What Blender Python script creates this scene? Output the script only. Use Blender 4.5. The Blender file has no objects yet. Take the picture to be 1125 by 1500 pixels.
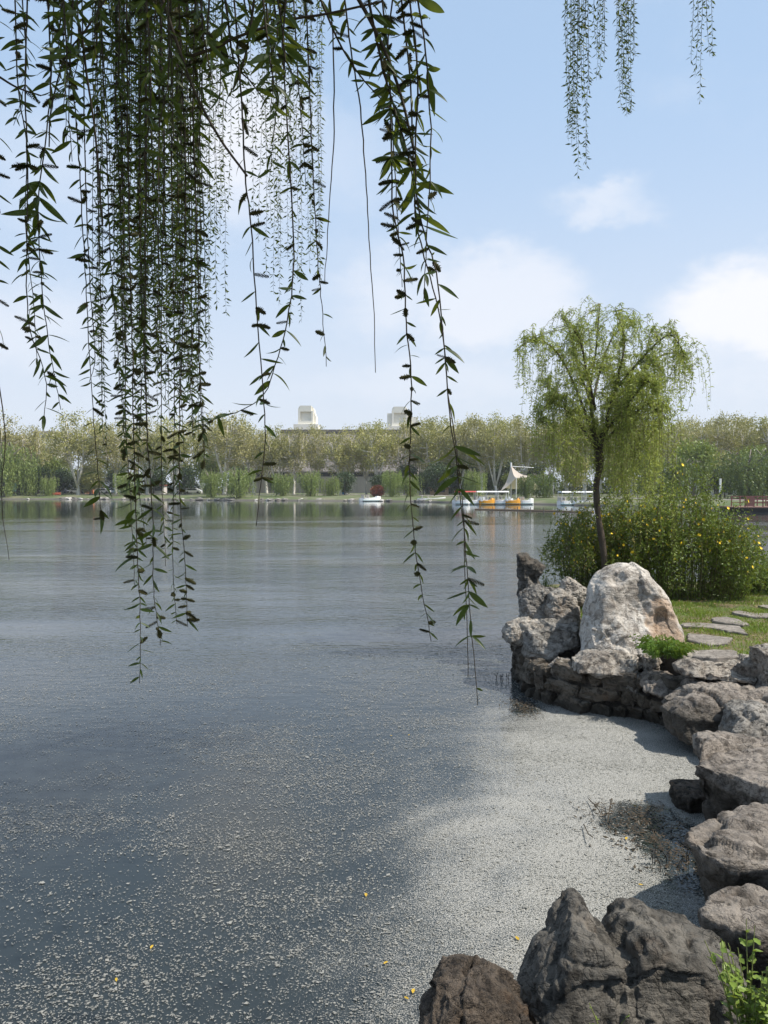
import bpy, bmesh, math, random
import numpy as np
from mathutils import Vector, Matrix, Euler

# ------------------------------------------------------------------ camera, sky, sun, exposure
scene = bpy.context.scene
COL = scene.collection
F_PX, CX, CY, HOR = 1122.0, 562.5, 750.0, 714.0      # focal length and centre in photograph pixels
CAM_H = 2.6
PITCH = math.atan((CY - HOR) / F_PX)
cam_d = bpy.data.cameras.new("camera"); cam = bpy.data.objects.new("camera", cam_d); COL.objects.link(cam)
cam_d.sensor_fit = 'VERTICAL'; cam_d.sensor_height = 24.0; cam_d.lens = 24.0 * F_PX / 1500.0
cam_d.clip_start = 0.05; cam_d.clip_end = 6000
cam.location = (0, 0, CAM_H); cam.rotation_euler = (math.radians(90) - PITCH, 0, 0)
scene.camera = cam
SUN_AZ = math.radians(100)          # clockwise from +Y (view direction) towards +X
SUN_EL = math.radians(54)
SUN_V = Vector((math.sin(SUN_AZ) * math.cos(SUN_EL), math.cos(SUN_AZ) * math.cos(SUN_EL), math.sin(SUN_EL)))
sun_d = bpy.data.lights.new("sun", 'SUN'); sun = bpy.data.objects.new("sun", sun_d); COL.objects.link(sun)
sun_d.energy = 5.0; sun_d.angle = math.radians(0.6); sun_d.color = (1.0, 0.94, 0.84)
sun.rotation_euler = SUN_V.to_track_quat('Z', 'Y').to_euler(); sun.location = (20, 0, 40)
vs = scene.view_settings
vs.view_transform = 'Standard'; vs.look = 'None'; vs.exposure = 0.3; vs.gamma = 1.0; vs.use_curve_mapping = False

def P(px, py, z=0.0):
    a, b = (px - CX) / F_PX, (CY - py) / F_PX
    d = Vector((a, math.cos(PITCH) + b * math.sin(PITCH), -math.sin(PITCH) + b * math.cos(PITCH)))
    return Vector((0, 0, CAM_H)) + d * ((z - CAM_H) / d.z)
def PD(px, py, Y):
    a, b = (px - CX) / F_PX, (CY - py) / F_PX
    d = Vector((a, math.cos(PITCH) + b * math.sin(PITCH), -math.sin(PITCH) + b * math.cos(PITCH)))
    return Vector((0, 0, CAM_H)) + d * (Y / d.y)

class NT:
    """tiny node-tree builder"""
    def __init__(s, tree): s.t = tree; s.n = tree.nodes; s.l = tree.links
    def new(s, typ, ins=None, **kw):
        nd = s.n.new(typ)
        for k, v in kw.items(): setattr(nd, k, v)
        for k, v in (ins or {}).items():
            sock = nd.inputs[k]
            if isinstance(v, bpy.types.NodeSocket): s.l.new(v, sock)
            else: sock.default_value = v
        return nd
    def math(s, op, a, b=None, c=None, clamp=False):
        nd = s.n.new('ShaderNodeMath'); nd.operation = op; nd.use_clamp = clamp
        for i, v in enumerate((a, b, c)):
            if v is None: continue
            if isinstance(v, bpy.types.NodeSocket): s.l.new(v, nd.inputs[i])
            else: nd.inputs[i].default_value = v
        return nd.outputs[0]
    def vmath(s, op, a, b=None, out=0):
        nd = s.n.new('ShaderNodeVectorMath'); nd.operation = op
        for i, v in enumerate((a, b)):
            if v is None: continue
            if isinstance(v, bpy.types.NodeSocket): s.l.new(v, nd.inputs[i])
            else: nd.inputs[i].default_value = v
        return nd.outputs[out]
    def noise(s, vec, scale, detail=4, rough=0.55, out=0, **kw):
        ins = {'Scale': scale, 'Detail': detail, 'Roughness': rough}
        if vec is not None: ins['Vector'] = vec
        return s.new('ShaderNodeTexNoise', ins, **kw).outputs[out]
    def smooth(s, v, a, b, lo=0.0, hi=1.0):
        return s.new('ShaderNodeMapRange', {'Value': v, 'From Min': a, 'From Max': b, 'To Min': lo, 'To Max': hi}, interpolation_type='SMOOTHSTEP').outputs[0]
    def mix(s, f, a, b):
        nd = s.n.new('ShaderNodeMix'); nd.data_type = 'RGBA'
        for k, v in ((0, f), (6, a), (7, b)):
            if isinstance(v, bpy.types.NodeSocket): s.l.new(v, nd.inputs[k])
            else: nd.inputs[k].default_value = (*v, 1.0) if (k and len(v) == 3) else v
        return nd.outputs[2]

world = bpy.data.worlds.new("World"); scene.world = world; world.use_nodes = True
w = NT(world.node_tree); w.n.clear()
sky = w.new('ShaderNodeTexSky', sky_type='NISHITA', sun_disc=False, sun_elevation=SUN_EL, sun_rotation=SUN_AZ,
            altitude=20.0, air_density=1.0, dust_density=2.2, ozone_density=2.0)
wd = w.new('ShaderNodeTexCoord').outputs['Generated']
# thin veil of spring haze, thicker towards the horizon all round, and soft cumulus
wz = w.new('ShaderNodeSeparateXYZ', {0: wd}).outputs[2]
veil = w.smooth(wz, -0.02, 0.75, 0.9, 0.66)
SKYC = w.mix(w.smooth(wz, 0.0, 0.5), (8.2, 8.9, 10.0), (5.5, 7.6, 10.5))
c0 = w.mix(veil, sky.outputs[0], SKYC)
wv = w.vmath('MULTIPLY', wd, (1.0, 1.0, 1.7))
n1 = w.noise(wv, 3.2, 6, 0.58)
n2 = w.new('ShaderNodeTexNoise', {'Vector': wv, 'Scale': 9.0, 'Detail': 7.0, 'Roughness': 0.62}).outputs['Color']
wob = w.vmath('SCALE', w.vmath('SUBTRACT', n2, (0.5, 0.5, 0.5)), None); wob.node.inputs['Scale'].default_value = 0.13
acc = None
for px, py, rx, rz, amt in ((345, 195, 105, 110, 0.9), (110, 250, 130, 70, 0.3), (888, 297, 68, 22, 0.5), (560, 430, 80, 55, 0.5), (720, 445, 130, 70, 0.62),
                            (1105, 460, 125, 78, 1.0), (20, 470, 160, 60, 0.4), (500, 230, 90, 60, 0.25), (640, 560, 200, 35, 0.3), (1020, 545, 260, 40, 0.35)):
    d = (PD(px, py, 10) - cam.location).normalized()
    rel = w.vmath('ADD', w.vmath('SUBTRACT', wd, tuple(d)), wob)
    rel = w.vmath('MULTIPLY', rel, (F_PX / rx, F_PX / rx, F_PX / rz))
    crisp = px in (1105, 720); m = w.smooth(w.vmath('LENGTH', rel, out=1), 1.25 if crisp else 1.45, 0.5 if crisp else 0.1, 0.0, amt)
    acc = m if acc is None else w.math('MAXIMUM', acc, m)
far_cl = w.math('MULTIPLY', w.smooth(n1, 0.52, 0.75, 0.0, 0.45), w.smooth(wz, 0.0, 0.15))
acc = w.math('MAXIMUM', acc, w.math('MULTIPLY', far_cl, 0.55))
c1 = w.mix(acc, c0, (9.6, 9.75, 10.3))
bg = w.new('ShaderNodeBackground', {'Color': c1, 'Strength': 0.082})
w.l.new(bg.outputs[0], w.new('ShaderNodeOutputWorld').inputs[0])

# ------------------------------------------------------------------ mesh helpers
RNG = np.random.default_rng(7)
def mesh_np(name, verts, faces, smooth=False):
    """faces: list of tuples or an (n,k) int array"""
    me = bpy.data.meshes.new(name)
    v = np.asarray(verts, dtype=np.float32).reshape(-1, 3)
    if isinstance(faces, np.ndarray):
        k = faces.shape[1]; n = len(faces)
        me.vertices.add(len(v)); me.vertices.foreach_set('co', v.ravel())
        me.loops.add(n * k); me.loops.foreach_set('vertex_index', faces.astype(np.int32).ravel())
        me.polygons.add(n); me.polygons.foreach_set('loop_start', np.arange(0, n * k, k, dtype=np.int32))
        me.update(calc_edges=True); me.validate()
    else:
        me.from_pydata([tuple(x) for x in v.tolist()], [], faces); me.update()
    if smooth: me.polygons.foreach_set('use_smooth', np.ones(len(me.polygons), dtype=bool))
    return me
def add(name, me, mat=None, parent=None, loc=(0, 0, 0), rot=(0, 0, 0), scale=(1, 1, 1)):
    o = bpy.data.objects.new(name, me); COL.objects.link(o)
    if mat is not None and me is not None and not me.materials: me.materials.append(mat)
    o.location = loc; o.rotation_euler = rot; o.scale = scale
    if parent is not None: o.parent = parent
    return o
def tag(o, label, cat, group=None, kind=None):
    o["label"] = label; o["category"] = cat
    if group: o["group"] = group
    if kind: o["kind"] = kind
    return o
def thing(name, label, cat, loc=(0, 0, 0), rz=0.0, group=None, scale=(1, 1, 1)):
    return tag(add(name, None, None, None, loc, (0, 0, rz), scale), label, cat, group)
def struct(o, kind='structure'):
    o["kind"] = kind; return o

class MB:
    """collects simple solids into one mesh"""
    def __init__(s): s.v = []; s.f = []
    def quadbox(s, x0, x1, y0, y1, z0, z1):
        b = len(s.v)
        s.v += [(x0,y0,z0),(x1,y0,z0),(x1,y1,z0),(x0,y1,z0),(x0,y0,z1),(x1,y0,z1),(x1,y1,z1),(x0,y1,z1)]
        s.f += [tuple(b + i for i in q) for q in ((0,3,2,1),(4,5,6,7),(0,1,5,4),(1,2,6,5),(2,3,7,6),(3,0,4,7))]
        return s
    def loft(s, rings, cap=True):
        """rings: list of equal-length closed point loops"""
        b = len(s.v); n = len(rings[0])
        for r in rings: s.v += [tuple(p) for p in r]
        for i in range(len(rings) - 1):
            for j in range(n):
                s.f.append((b + i*n + j, b + i*n + (j+1) % n, b + (i+1)*n + (j+1) % n, b + (i+1)*n + j))
        if cap:
            s.f.append(tuple(b + j for j in range(n - 1, -1, -1))); s.f.append(tuple(b + (len(rings)-1)*n + j for j in range(n)))
        return s
    def tube(s, pts, radii, sides=6):
        pts = [Vector(p) for p in pts]
        if not hasattr(radii, '__len__'): radii = [radii] * len(pts)
        rings = []; ref = None
        for i, p in enumerate(pts):
            t = (pts[min(i+1, len(pts)-1)] - pts[max(i-1, 0)]).normalized()
            if ref is None: ref = Vector((1, 0, 0)) if abs(t.x) < 0.8 else Vector((0, 1, 0))
            u = (ref - t * ref.dot(t)).normalized(); v = t.cross(u); ref = u
            rings.append([p + (u * math.cos(2*math.pi*k/sides) + v * math.sin(2*math.pi*k/sides)) * radii[i] for k in range(sides)])
        return s.loft(rings)
    def prism_y(s, prof, y0, y1):
        return s.loft([[(x, y0, z) for x, z in prof], [(x, y1, z) for x, z in prof]])
    def build(s, name, mat, parent=None, smooth=False, **kw):
        me = mesh_np(name, s.v, s.f, smooth)
        bm = bmesh.new(); bm.from_mesh(me); bmesh.ops.recalc_face_normals(bm, faces=bm.faces); bm.to_mesh(me); bm.free()
        return add(name, me, mat, parent, **kw)

def leaf_quads(cen, axis, side, L, W, fold=0.0):
    """folded diamond leaves, 2 triangles each -> verts, tri faces; arrays (n,3)"""
    n = len(cen); L = np.asarray(L).reshape(-1, 1); W = np.asarray(W).reshape(-1, 1)
    nor = np.cross(axis, side)
    a = cen; b = cen + axis * L * 0.45 + side * W * 0.5 + nor * fold * W; c = cen + axis * L; d = cen + axis * L * 0.45 - side * W * 0.5 + nor * fold * W
    v = np.stack([a, b, c, d], 1).reshape(-1, 3)
    i = np.arange(n)[:, None] * 4
    f = np.concatenate([i + np.array([[0, 1, 2]]), i + np.array([[0, 2, 3]])], 1).reshape(-1, 3)
    return v, f
def unit(a): return a / np.maximum(np.linalg.norm(a, axis=-1, keepdims=True), 1e-9)
def rand_dirs(n, rng=RNG): return unit(rng.normal(size=(n, 3)))
def perp(ax, rng=RNG): return unit(np.cross(ax, rand_dirs(len(ax), rng)))

# ------------------------------------------------------------------ noise in numpy (for rock shapes)
def _h(ix, iy, iz, s):
    h = (ix.astype(np.int64) * 374761393 + iy.astype(np.int64) * 668265263 + iz.astype(np.int64) * 2147483647 + s * 1274126177) & 0xffffffff
    h = ((h ^ (h >> 13)) * 1274126177) & 0xffffffff
    h = ((h ^ (h >> 16)) * 2246822519) & 0xffffffff
    return ((h ^ (h >> 15)) & 0xffffff) / float(0xffffff)
def vnoise(p, s=0):
    i = np.floor(p).astype(np.int64); f = p - i; u = f * f * f * (f * (f * 6 - 15) + 10)
    r = 0
    for dx in (0, 1):
        for dy in (0, 1):
            for dz in (0, 1):
                gx = _h(i[:,0]+dx, i[:,1]+dy, i[:,2]+dz, s)*2-1; gy = _h(i[:,0]+dx, i[:,1]+dy, i[:,2]+dz, s+11)*2-1; gz = _h(i[:,0]+dx, i[:,1]+dy, i[:,2]+dz, s+23)*2-1
                g = gx*(f[:,0]-dx) + gy*(f[:,1]-dy) + gz*(f[:,2]-dz)
                r = r + g * np.where(dx, u[:,0], 1-u[:,0]) * np.where(dy, u[:,1], 1-u[:,1]) * np.where(dz, u[:,2], 1-u[:,2])
    return r * 1.4
def fbm(p, s=0, o=4, g=0.5):
    r = 0; a = 1.0
    for k in range(o): r = r + a * vnoise(p * 2.0**k + 17.3 * k, s + k); a *= g
    return r
def cells(p, s=0):
    """fractured planes: each Voronoi cell carries its own tilted plane; returns plane offset, edge distance"""
    i = np.floor(p).astype(np.int64); b1 = np.full(len(p), 9.0); b2 = b1.copy(); off = np.zeros(len(p))
    for dx in (-1, 0, 1):
        for dy in (-1, 0, 1):
            for dz in (-1, 0, 1):
                a = i + np.array([dx, dy, dz]); r = [_h(a[:,0], a[:,1], a[:,2], s + 31*k) for k in range(7)]
                q = a + np.stack(r[:3], 1); dv = p - q; d = np.linalg.norm(dv, axis=1)
                pl = (dv * (np.stack(r[3:6], 1) - 0.5) * 2).sum(1) + (r[6] - 0.5) * 0.8
                near = d < b1
                b2 = np.where(near, b1, np.minimum(b2, d)); off = np.where(near, pl, off); b1 = np.where(near, d, b1)
    return off, b2 - b1

# ------------------------------------------------------------------ materials
def mat(name):
    m = bpy.data.materials.new(name); m.use_nodes = True
    t = NT(m.node_tree); t.n.clear(); out = t.new('ShaderNodeOutputMaterial')
    return m, t, out
def plain(name, col, rough=0.6, var=0.12, scale=4.0, metallic=0.0, bump=0.0, spec=0.4):
    m, t, out = mat(name)
    co = t.new('ShaderNodeTexCoord').outputs['Object']
    n = t.noise(co, scale, 5)
    c = t.mix(n, tuple(x * (1 - var) for x in col), tuple(min(1, x * (1 + var)) for x in col))
    b = t.new('ShaderNodeBsdfPrincipled', {'Base Color': c, 'Roughness': rough, 'Metallic': metallic, 'Specular IOR Level': spec})
    if bump:
        t.l.new(t.new('ShaderNodeBump', {'Height': t.noise(co, scale * 6, 5), 'Strength': bump, 'Distance': 0.02}).outputs[0], b.inputs['Normal'])
    t.l.new(b.outputs[0], out.inputs[0]); return m
def leafmat(name, c1, c2, trans=0.35, scale=1.5, rough=0.45, c3=None):
    """leaf: diffuse/gloss front with light passing through; colour varies leaf by leaf"""
    m, t, out = mat(name)
    geo = t.new('ShaderNodeNewGeometry'); oi = t.new('ShaderNodeObjectInfo')
    r = geo.outputs['Random Per Island']
    n = t.noise(t.new('ShaderNodeTexCoord').outputs['Object'], scale, 3)
    f = t.math('ADD', t.math('MULTIPLY', r, 0.6), t.math('MULTIPLY', n, 0.5), clamp=True)
    c = t.mix(f, c1, c2)
    if c3: c = t.mix(t.math('GREATER_THAN', r, 0.93), c, c3)
    hs = t.new('ShaderNodeHueSaturation', {'Color': c, 'Value': t.math('ADD', 0.88, t.math('MULTIPLY', oi.outputs['Random'], 0.24))}).outputs[0]
    b = t.new('ShaderNodeBsdfPrincipled', {'Base Color': hs, 'Roughness': rough, 'Specular IOR Level': 0.35})
    tr = t.new('ShaderNodeBsdfTranslucent', {'Color': t.mix(0.5, hs, (0.30, 0.34, 0.03))})
    t.l.new(t.new('ShaderNodeMixShader', {0: trans, 1: b.outputs[0], 2: tr.outputs[0]}).outputs[0], out.inputs[0]); return m

def rockmat(name, base, pale, dark, stain=(0.20, 0.12, 0.065), stain_amt=0.35, pale_amt=0.5, scale=3.0, bump=0.6, stain_at=None, wet_shade_z=0.13):
    m, t, out = mat(name)
    geo = t.new('ShaderNodeNewGeometry'); co = geo.outputs['Position']
    big = t.noise(co, scale, 6, 0.62); mid = t.noise(co, scale * 4.5, 8, 0.65); fine = t.noise(co, scale * 22, 6, 0.7)
    c = t.mix(t.smooth(big, 0.43, 0.60), base, pale) if pale_amt > 0 else t.mix(1.0, base, base)
    c = t.mix(t.math('MULTIPLY', t.smooth(mid, 0.48, 0.60), pale_amt), c, pale)
    c = t.mix(t.math('MULTIPLY', t.smooth(mid, 0.48, 0.37), 0.85), c, dark)
    st = t.noise(t.vmath('ADD', co, (31.0, 7.0, 3.0)), scale * 1.3, 6, 0.6)
    c = t.mix(t.math('MULTIPLY', t.smooth(st, 0.55, 0.72), stain_amt), c, stain)
    if stain_at:
        p, r, sc = stain_at
        wob = t.vmath('ADD', t.vmath('SUBTRACT', co, p), t.vmath('SCALE', t.vmath('SUBTRACT', t.new('ShaderNodeTexNoise', {'Vector': co, 'Scale': 7.0, 'Detail': 6.0}).outputs[1], (0.5,)*3), None))
        wob.node.inputs[1].links[0].from_node.inputs['Scale'].default_value = 0.35
        ln = t.vmath('LENGTH', t.vmath('MULTIPLY', wob, sc), out=1)
        c = t.mix(t.math('MULTIPLY', t.smooth(ln, r, r * 0.6), 0.65), c, t.mix(t.smooth(fine, .35, .65), (0.30, 0.165, 0.08), (0.46, 0.30, 0.18)))
    c = t.mix(t.smooth(fine, 0.3, 0.75, 0.0, 0.35), c, tuple(x * 0.45 for x in base))
    vor = t.new('ShaderNodeTexVoronoi', {'Vector': t.vmath('ADD', co, t.vmath('SCALE', t.new('ShaderNodeTexNoise', {'Vector': co, 'Scale': 6.0, 'Detail': 4.0}).outputs[1], None)), 'Scale': scale * 2.2}, feature='DISTANCE_TO_EDGE')
    vor.inputs[0].links[0].from_node.inputs[1].links[0].from_node.inputs['Scale'].default_value = 0.25
    crack = t.smooth(vor.outputs['Distance'], 0.0, 0.035)
    wet_shade = t.smooth(t.math('ADD', t.new('ShaderNodeSeparateXYZ', {0: co}).outputs[2], t.math('MULTIPLY', t.math('SUBTRACT', mid, 0.5), 0.2)), wet_shade_z, wet_shade_z * 0.68)  # dark band: wet waterline when low, painted shade on the faces when raised
    c = t.mix(t.math('MULTIPLY', wet_shade, 0.72), c, (0.028, 0.026, 0.02))
    rid = t.new('ShaderNodeTexNoise', {'Vector': co, 'Scale': scale * 1.7, 'Detail': 7.0, 'Roughness': 0.62, 'Lacunarity': 2.1, 'Offset': 0.9, 'Gain': 1.6}, noise_type='RIDGED_MULTIFRACTAL').outputs[0]
    gv = t.noise(t.vmath('ADD', co, t.vmath('MULTIPLY', t.new('ShaderNodeTexNoise', {'Vector': co, 'Scale': scale * 1.5, 'Detail': 4.0}).outputs[1], (0.3, 0.3, 0.3))), scale * 2.4, 3, 0.5)
    vein = t.smooth(t.math('ABSOLUTE', t.math('SUBTRACT', gv, 0.5)), 0.022, 0.004)
    c = t.mix(t.math('MULTIPLY', vein, 0.55), c, tuple(x * 0.55 for x in dark))
    lay = t.noise(t.vmath('MULTIPLY', co, (1.0, 1.0, 5.5)), scale * 2.0, 5, 0.6)
    h = t.math('ADD', t.math('ADD', t.math('MULTIPLY', rid, -0.22), t.math('MULTIPLY', lay, 0.55)), t.math('ADD', t.math('MULTIPLY', fine, 0.35), t.math('ADD', t.math('MULTIPLY', mid, 0.35), t.math('SUBTRACT', t.math('MULTIPLY', crack, 0.05), t.math('MULTIPLY', vein, 0.10)))))
    bp = t.new('ShaderNodeBump', {'Height': h, 'Strength': min(1.0, bump * 1.5), 'Distance': 0.07})
    b = t.new('ShaderNodeBsdfPrincipled', {'Base Color': c, 'Roughness': 0.82, 'Specular IOR Level': 0.25, 'Normal': bp.outputs[0]})
    t.l.new(b.outputs[0], out.inputs[0]); return m

M = {}
M['rock_pale'] = rockmat('pale_limestone', (0.24, 0.21, 0.178), (0.49, 0.445, 0.385), (0.085, 0.073, 0.062), pale_amt=0.55)
M['rock_grey'] = rockmat('grey_limestone', (0.185, 0.172, 0.153), (0.37, 0.345, 0.31), (0.065, 0.058, 0.05), pale_amt=0.5)
M['rock_taupe'] = rockmat('taupe_limestone', (0.21, 0.182, 0.155), (0.36, 0.315, 0.27), (0.08, 0.066, 0.055), pale_amt=0.5, stain_amt=0.2)
M['rock_slab'] = rockmat('slab_limestone', (0.21, 0.182, 0.155), (0.36, 0.315, 0.27), (0.08, 0.066, 0.055), pale_amt=0.5, stain_amt=0.2, wet_shade_z=0.50)  # wet stain carried up high to paint shade on front and undercut faces
M['rock_dark'] = rockmat('dark_limestone', (0.085, 0.077, 0.066), (0.175, 0.16, 0.138), (0.032, 0.03, 0.026), pale_amt=0.4, stain_amt=0.2, bump=0.5)
M['rock_brown'] = rockmat('brown_rock', (0.10, 0.078, 0.06), (0.20, 0.16, 0.125), (0.035, 0.03, 0.026), pale_amt=0.45, stain_amt=0.5, scale=5.0, bump=0.8)
M['wall_stone'] = rockmat('wall_stone', (0.095, 0.08, 0.062), (0.17, 0.145, 0.115), (0.04, 0.034, 0.028), pale_amt=0.35, stain_amt=0.45)
M['mortar'] = rockmat('mortar', (0.075, 0.066, 0.056), (0.13, 0.115, 0.10), (0.03, 0.028, 0.026), pale_amt=0.2, scale=8)
M['slab'] = rockmat('stepping_slab', (0.22, 0.195, 0.17), (0.33, 0.295, 0.26), (0.13, 0.115, 0.095), pale_amt=0.4, stain_amt=0.1, scale=4, bump=0.3)
# ------------------------------------------------------------------ water
def sdf_poly(X, Y, poly):
    d = np.full(X.shape, 1e9); inside = np.zeros(X.shape, dtype=bool); n = len(poly)
    for i in range(n):
        ax, ay = poly[i]; bx, by = poly[(i + 1) % n]
        ex, ey = bx - ax, by - ay; wx, wy = X - ax, Y - ay
        h = np.clip((wx * ex + wy * ey) / (ex * ex + ey * ey), 0, 1)
        d = np.minimum(d, np.hypot(wx - ex * h, wy - ey * h))
        c = ((ay <= Y) & (by > Y)) | ((by <= Y) & (ay > Y))
        xi = ax + (Y - ay) / (by - ay if by != ay else 1e-9) * ex
        inside ^= c & (X < xi)
    return np.where(inside, -d, d)
def sstep(x, a, b):
    u = np.clip((x - a) / (b - a), 0, 1); return u * u * (3 - 2 * u)
def polyP(pts, z=0.0): return [tuple(P(x, y, z)[:2]) for x, y in pts]
COVE = polyP([(800,1040),(850,1046),(920,1052),(1010,1085),(1060,1150),(1060,1320),(1010,1345),(860,1420),(790,1500),(720,1480),(690,1400),(690,1320),(715,1230),(735,1150),(760,1085)])
def fleck_density(X, Y):
    pp = np.stack([X, Y, np.zeros_like(X)], 1)
    s = sdf_poly(X, Y, COVE) + 0.35 * fbm(pp * 0.9, 5, 3)
    cov = sstep(s, 3.2, -0.8) ** 2.0
    wp = pp + 0.6 * np.stack([fbm(pp * 0.5, 31, 2), fbm(pp * 0.5, 32, 2), 0 * X], 1)
    streak = fbm(np.stack([wp[:, 0] * 0.9 + wp[:, 1] * 0.5, wp[:, 1] * 3.4 - wp[:, 0] * 1.2, 0 * X], 1), 15, 3)
    patch = np.clip(0.46 + 1.1 * fbm(pp * np.array([0.45, 0.8, 1.0]), 9, 4) + 0.55 * streak, 0.04, 1.3)
    cov = np.clip(cov * (1 + 0.22 * streak), 0, 1)
    base = sstep(Y, 15.5, 8.0) * (0.52 + 1.2 * np.exp(-np.maximum(s, 0) / 1.9)) * patch
    holes = np.zeros_like(X)
    for px, py, r, sx in ((940, 1205, 0.40, 1.0), (970, 1240, 0.42, 0.7), (1000, 1275, 0.40, 0.7), (765, 1032, 0.36, 0.7)):
        q = P(px, py, 0)
        dd = np.hypot((X - q.x) / sx, Y - q.y) + 0.22 * fbm(pp * 3.0, 21, 3)
        holes = np.maximum(holes, sstep(dd, r, r * 0.45))
    return cov * (1 - 0.9 * holes), base * (1 - 0.7 * holes)
gx = np.arange(-9, 6.01, 0.09); gy = np.arange(2.0, 18.01, 0.09)
GX, GY = np.meshgrid(gx, gy); nx, ny = len(gx), len(gy)
wvts = np.stack([GX.ravel(), GY.ravel(), np.zeros(nx * ny)], 1)
idx = np.arange(nx * ny).reshape(ny, nx)
wf = np.stack([idx[:-1, :-1].ravel(), idx[:-1, 1:].ravel(), idx[1:, 1:].ravel(), idx[1:, :-1].ravel()], 1)
x0, x1, y0, y1 = gx[0], gx[-1], gy[0], gy[-1]; B = 2500.0
o4 = nx * ny
outer = np.array([(-B,-200,0),(x0,-200,0),(x1,-200,0),(B,-200,0),(-B,y0,0),(B,y0,0),(-B,y1,0),(B,y1,0),(-B,B,0),(x0,B,0),(x1,B,0),(B,B,0)])
c00, c10, c01, c11 = idx[0,0], idx[0,-1], idx[-1,0], idx[-1,-1]
of = np.array([(o4,o4+1,c00,o4+4),(o4+1,o4+2,c10,c00),(o4+2,o4+3,o4+5,c10),(o4+4,c00,c01,o4+6),(c10,o4+5,o4+7,c11),(o4+6,c01,o4+9,o4+8),(c01,c11,o4+10,o4+9),(c11,o4+7,o4+11,o4+10)])
wm = mesh_np('water', np.concatenate([wvts, outer]), np.concatenate([wf, of]))
cov, base = fleck_density(wvts[:, 0], wvts[:, 1])
film = np.concatenate([cov, np.zeros(12)]); soft = np.concatenate([base, np.zeros(12)])
for nm, arr in (('film', film), ('soft', soft)):
    at = wm.attributes.new(nm, 'FLOAT', 'POINT'); at.data.foreach_set('value', arr.astype(np.float32))
m, t, out = mat('lake_water')
co = t.new('ShaderNodeNewGeometry').outputs['Position']
sy = t.new('ShaderNodeSeparateXYZ', {0: co})
big = t.noise(co, 0.05, 3)
yy = t.math('ADD', sy.outputs[1], t.math('MULTIPLY', t.math('SUBTRACT', big, 0.5), 30.0))
rip = t.math('MULTIPLY', t.smooth(yy, 75.0, 48.0, 0.05, 1.0), t.smooth(sy.outputs[1], 5.0, 17.0, 0.10, 1.0))
rv = t.vmath('MULTIPLY', co, (1.0, 1.9, 1.0))
h = t.math('ADD', t.math('MULTIPLY', t.noise(rv, 4.2, 3, 0.6), 0.8), t.math('MULTIPLY', t.noise(rv, 0.8, 2, 0.5), 1.1))
rip = t.math('MULTIPLY', rip, t.smooth(t.noise(t.vmath('MULTIPLY', co, (0.35, 1.0, 1.0)), 0.16, 3, 0.6), 0.36, 0.62, 0.35, 1.35))
bp = t.new('ShaderNodeBump', {'Height': t.math('MULTIPLY', h, rip), 'Strength': 0.55, 'Distance': 0.045})
wb = t.new('ShaderNodeBsdfPrincipled', {'Base Color': t.mix(t.noise(co, 0.35, 3), (0.020, 0.029, 0.035, 1), (0.034, 0.039, 0.038, 1)), 'Roughness': 0.06, 'IOR': 1.333, 'Specular IOR Level': 0.5, 'Normal': bp.outputs[0]})
fa = t.new('ShaderNodeAttribute', attribute_name='film').outputs['Fac']
gr = t.noise(t.vmath('MULTIPLY', co, (1.0, 1.0, 1.0)), 115.0, 4, 0.75)
gr2 = t.noise(co, 22.0, 4, 0.7); gr3 = t.noise(co, 2.3, 4, 0.6)
thr = t.math('SUBTRACT', 0.665, t.math('MULTIPLY', fa, 0.255))
gm = t.math('ADD', t.math('MULTIPLY', gr, 0.76), t.math('ADD', t.math('MULTIPLY', gr2, 0.13), t.math('MULTIPLY', gr3, 0.11)))
fm = t.math('MULTIPLY', t.smooth(t.math('SUBTRACT', gm, thr), -0.02, 0.09), t.smooth(fa, 0.02, 0.2))
fl = t.new('ShaderNodeBsdfPrincipled', {'Base Color': t.mix(t.smooth(gr, 0.36, 0.64), (0.17, 0.168, 0.155, 1), (0.43, 0.42, 0.39, 1)), 'Roughness': 0.9, 'Specular IOR Level': 0.1,
                                        'Normal': t.new('ShaderNodeBump', {'Height': gr, 'Strength': 0.5, 'Distance': 0.01}).outputs[0]})
t.l.new(t.new('ShaderNodeMixShader', {0: fm, 1: wb.outputs[0], 2: fl.outputs[0]}).outputs[0], out.inputs[0])
struct(add('water', wm, m))
bpy.data.objects['water']["label"] = "still lake water with rippled middle and drifting willow fluff"

# floating fluff: tens of thousands of small flecks
rng = np.random.default_rng(3)
N = 3600000
X = rng.uniform(-7.5, 4.2, N); Y = rng.uniform(3.0, 15.5, N)
keep = np.abs(X) < Y * 0.56 + 0.4
X, Y = X[keep], Y[keep]
gi_ = ((X - x0) / 0.09).astype(int).clip(0, nx - 1); gj_ = ((Y - y0) / 0.09).astype(int).clip(0, ny - 1)
cov, base = film[gj_ * nx + gi_], soft[gj_ * nx + gi_]
k = rng.random(len(X)) < np.clip(np.maximum(base * 0.24, cov * 0.15), 0, 0.5)
X, Y = X[k], Y[k]; n = len(X)
ang = rng.normal(0.25, 0.75, n); L = rng.gamma(2.0, 0.0021, n) + 0.0018; W = L * rng.uniform(0.28, 0.7, n)
K = 4; th = (np.arange(K) / K * 2 * np.pi)[None, :] + rng.uniform(-0.35, 0.35, (n, K)); rr = rng.uniform(0.6, 1.15, (n, K))
lx, ly = np.cos(th) * rr * L[:, None], np.sin(th) * rr * W[:, None]
ca, sa = np.cos(ang)[:, None], np.sin(ang)[:, None]
zz = 0.004 + rng.uniform(0, 0.004, (n, 1)) + rng.uniform(-0.0015, 0.0015, (n, K))
fv = np.stack([X[:, None] + lx * ca - ly * sa, Y[:, None] + lx * sa + ly * ca, zz], 2).reshape(-1, 3)
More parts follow.
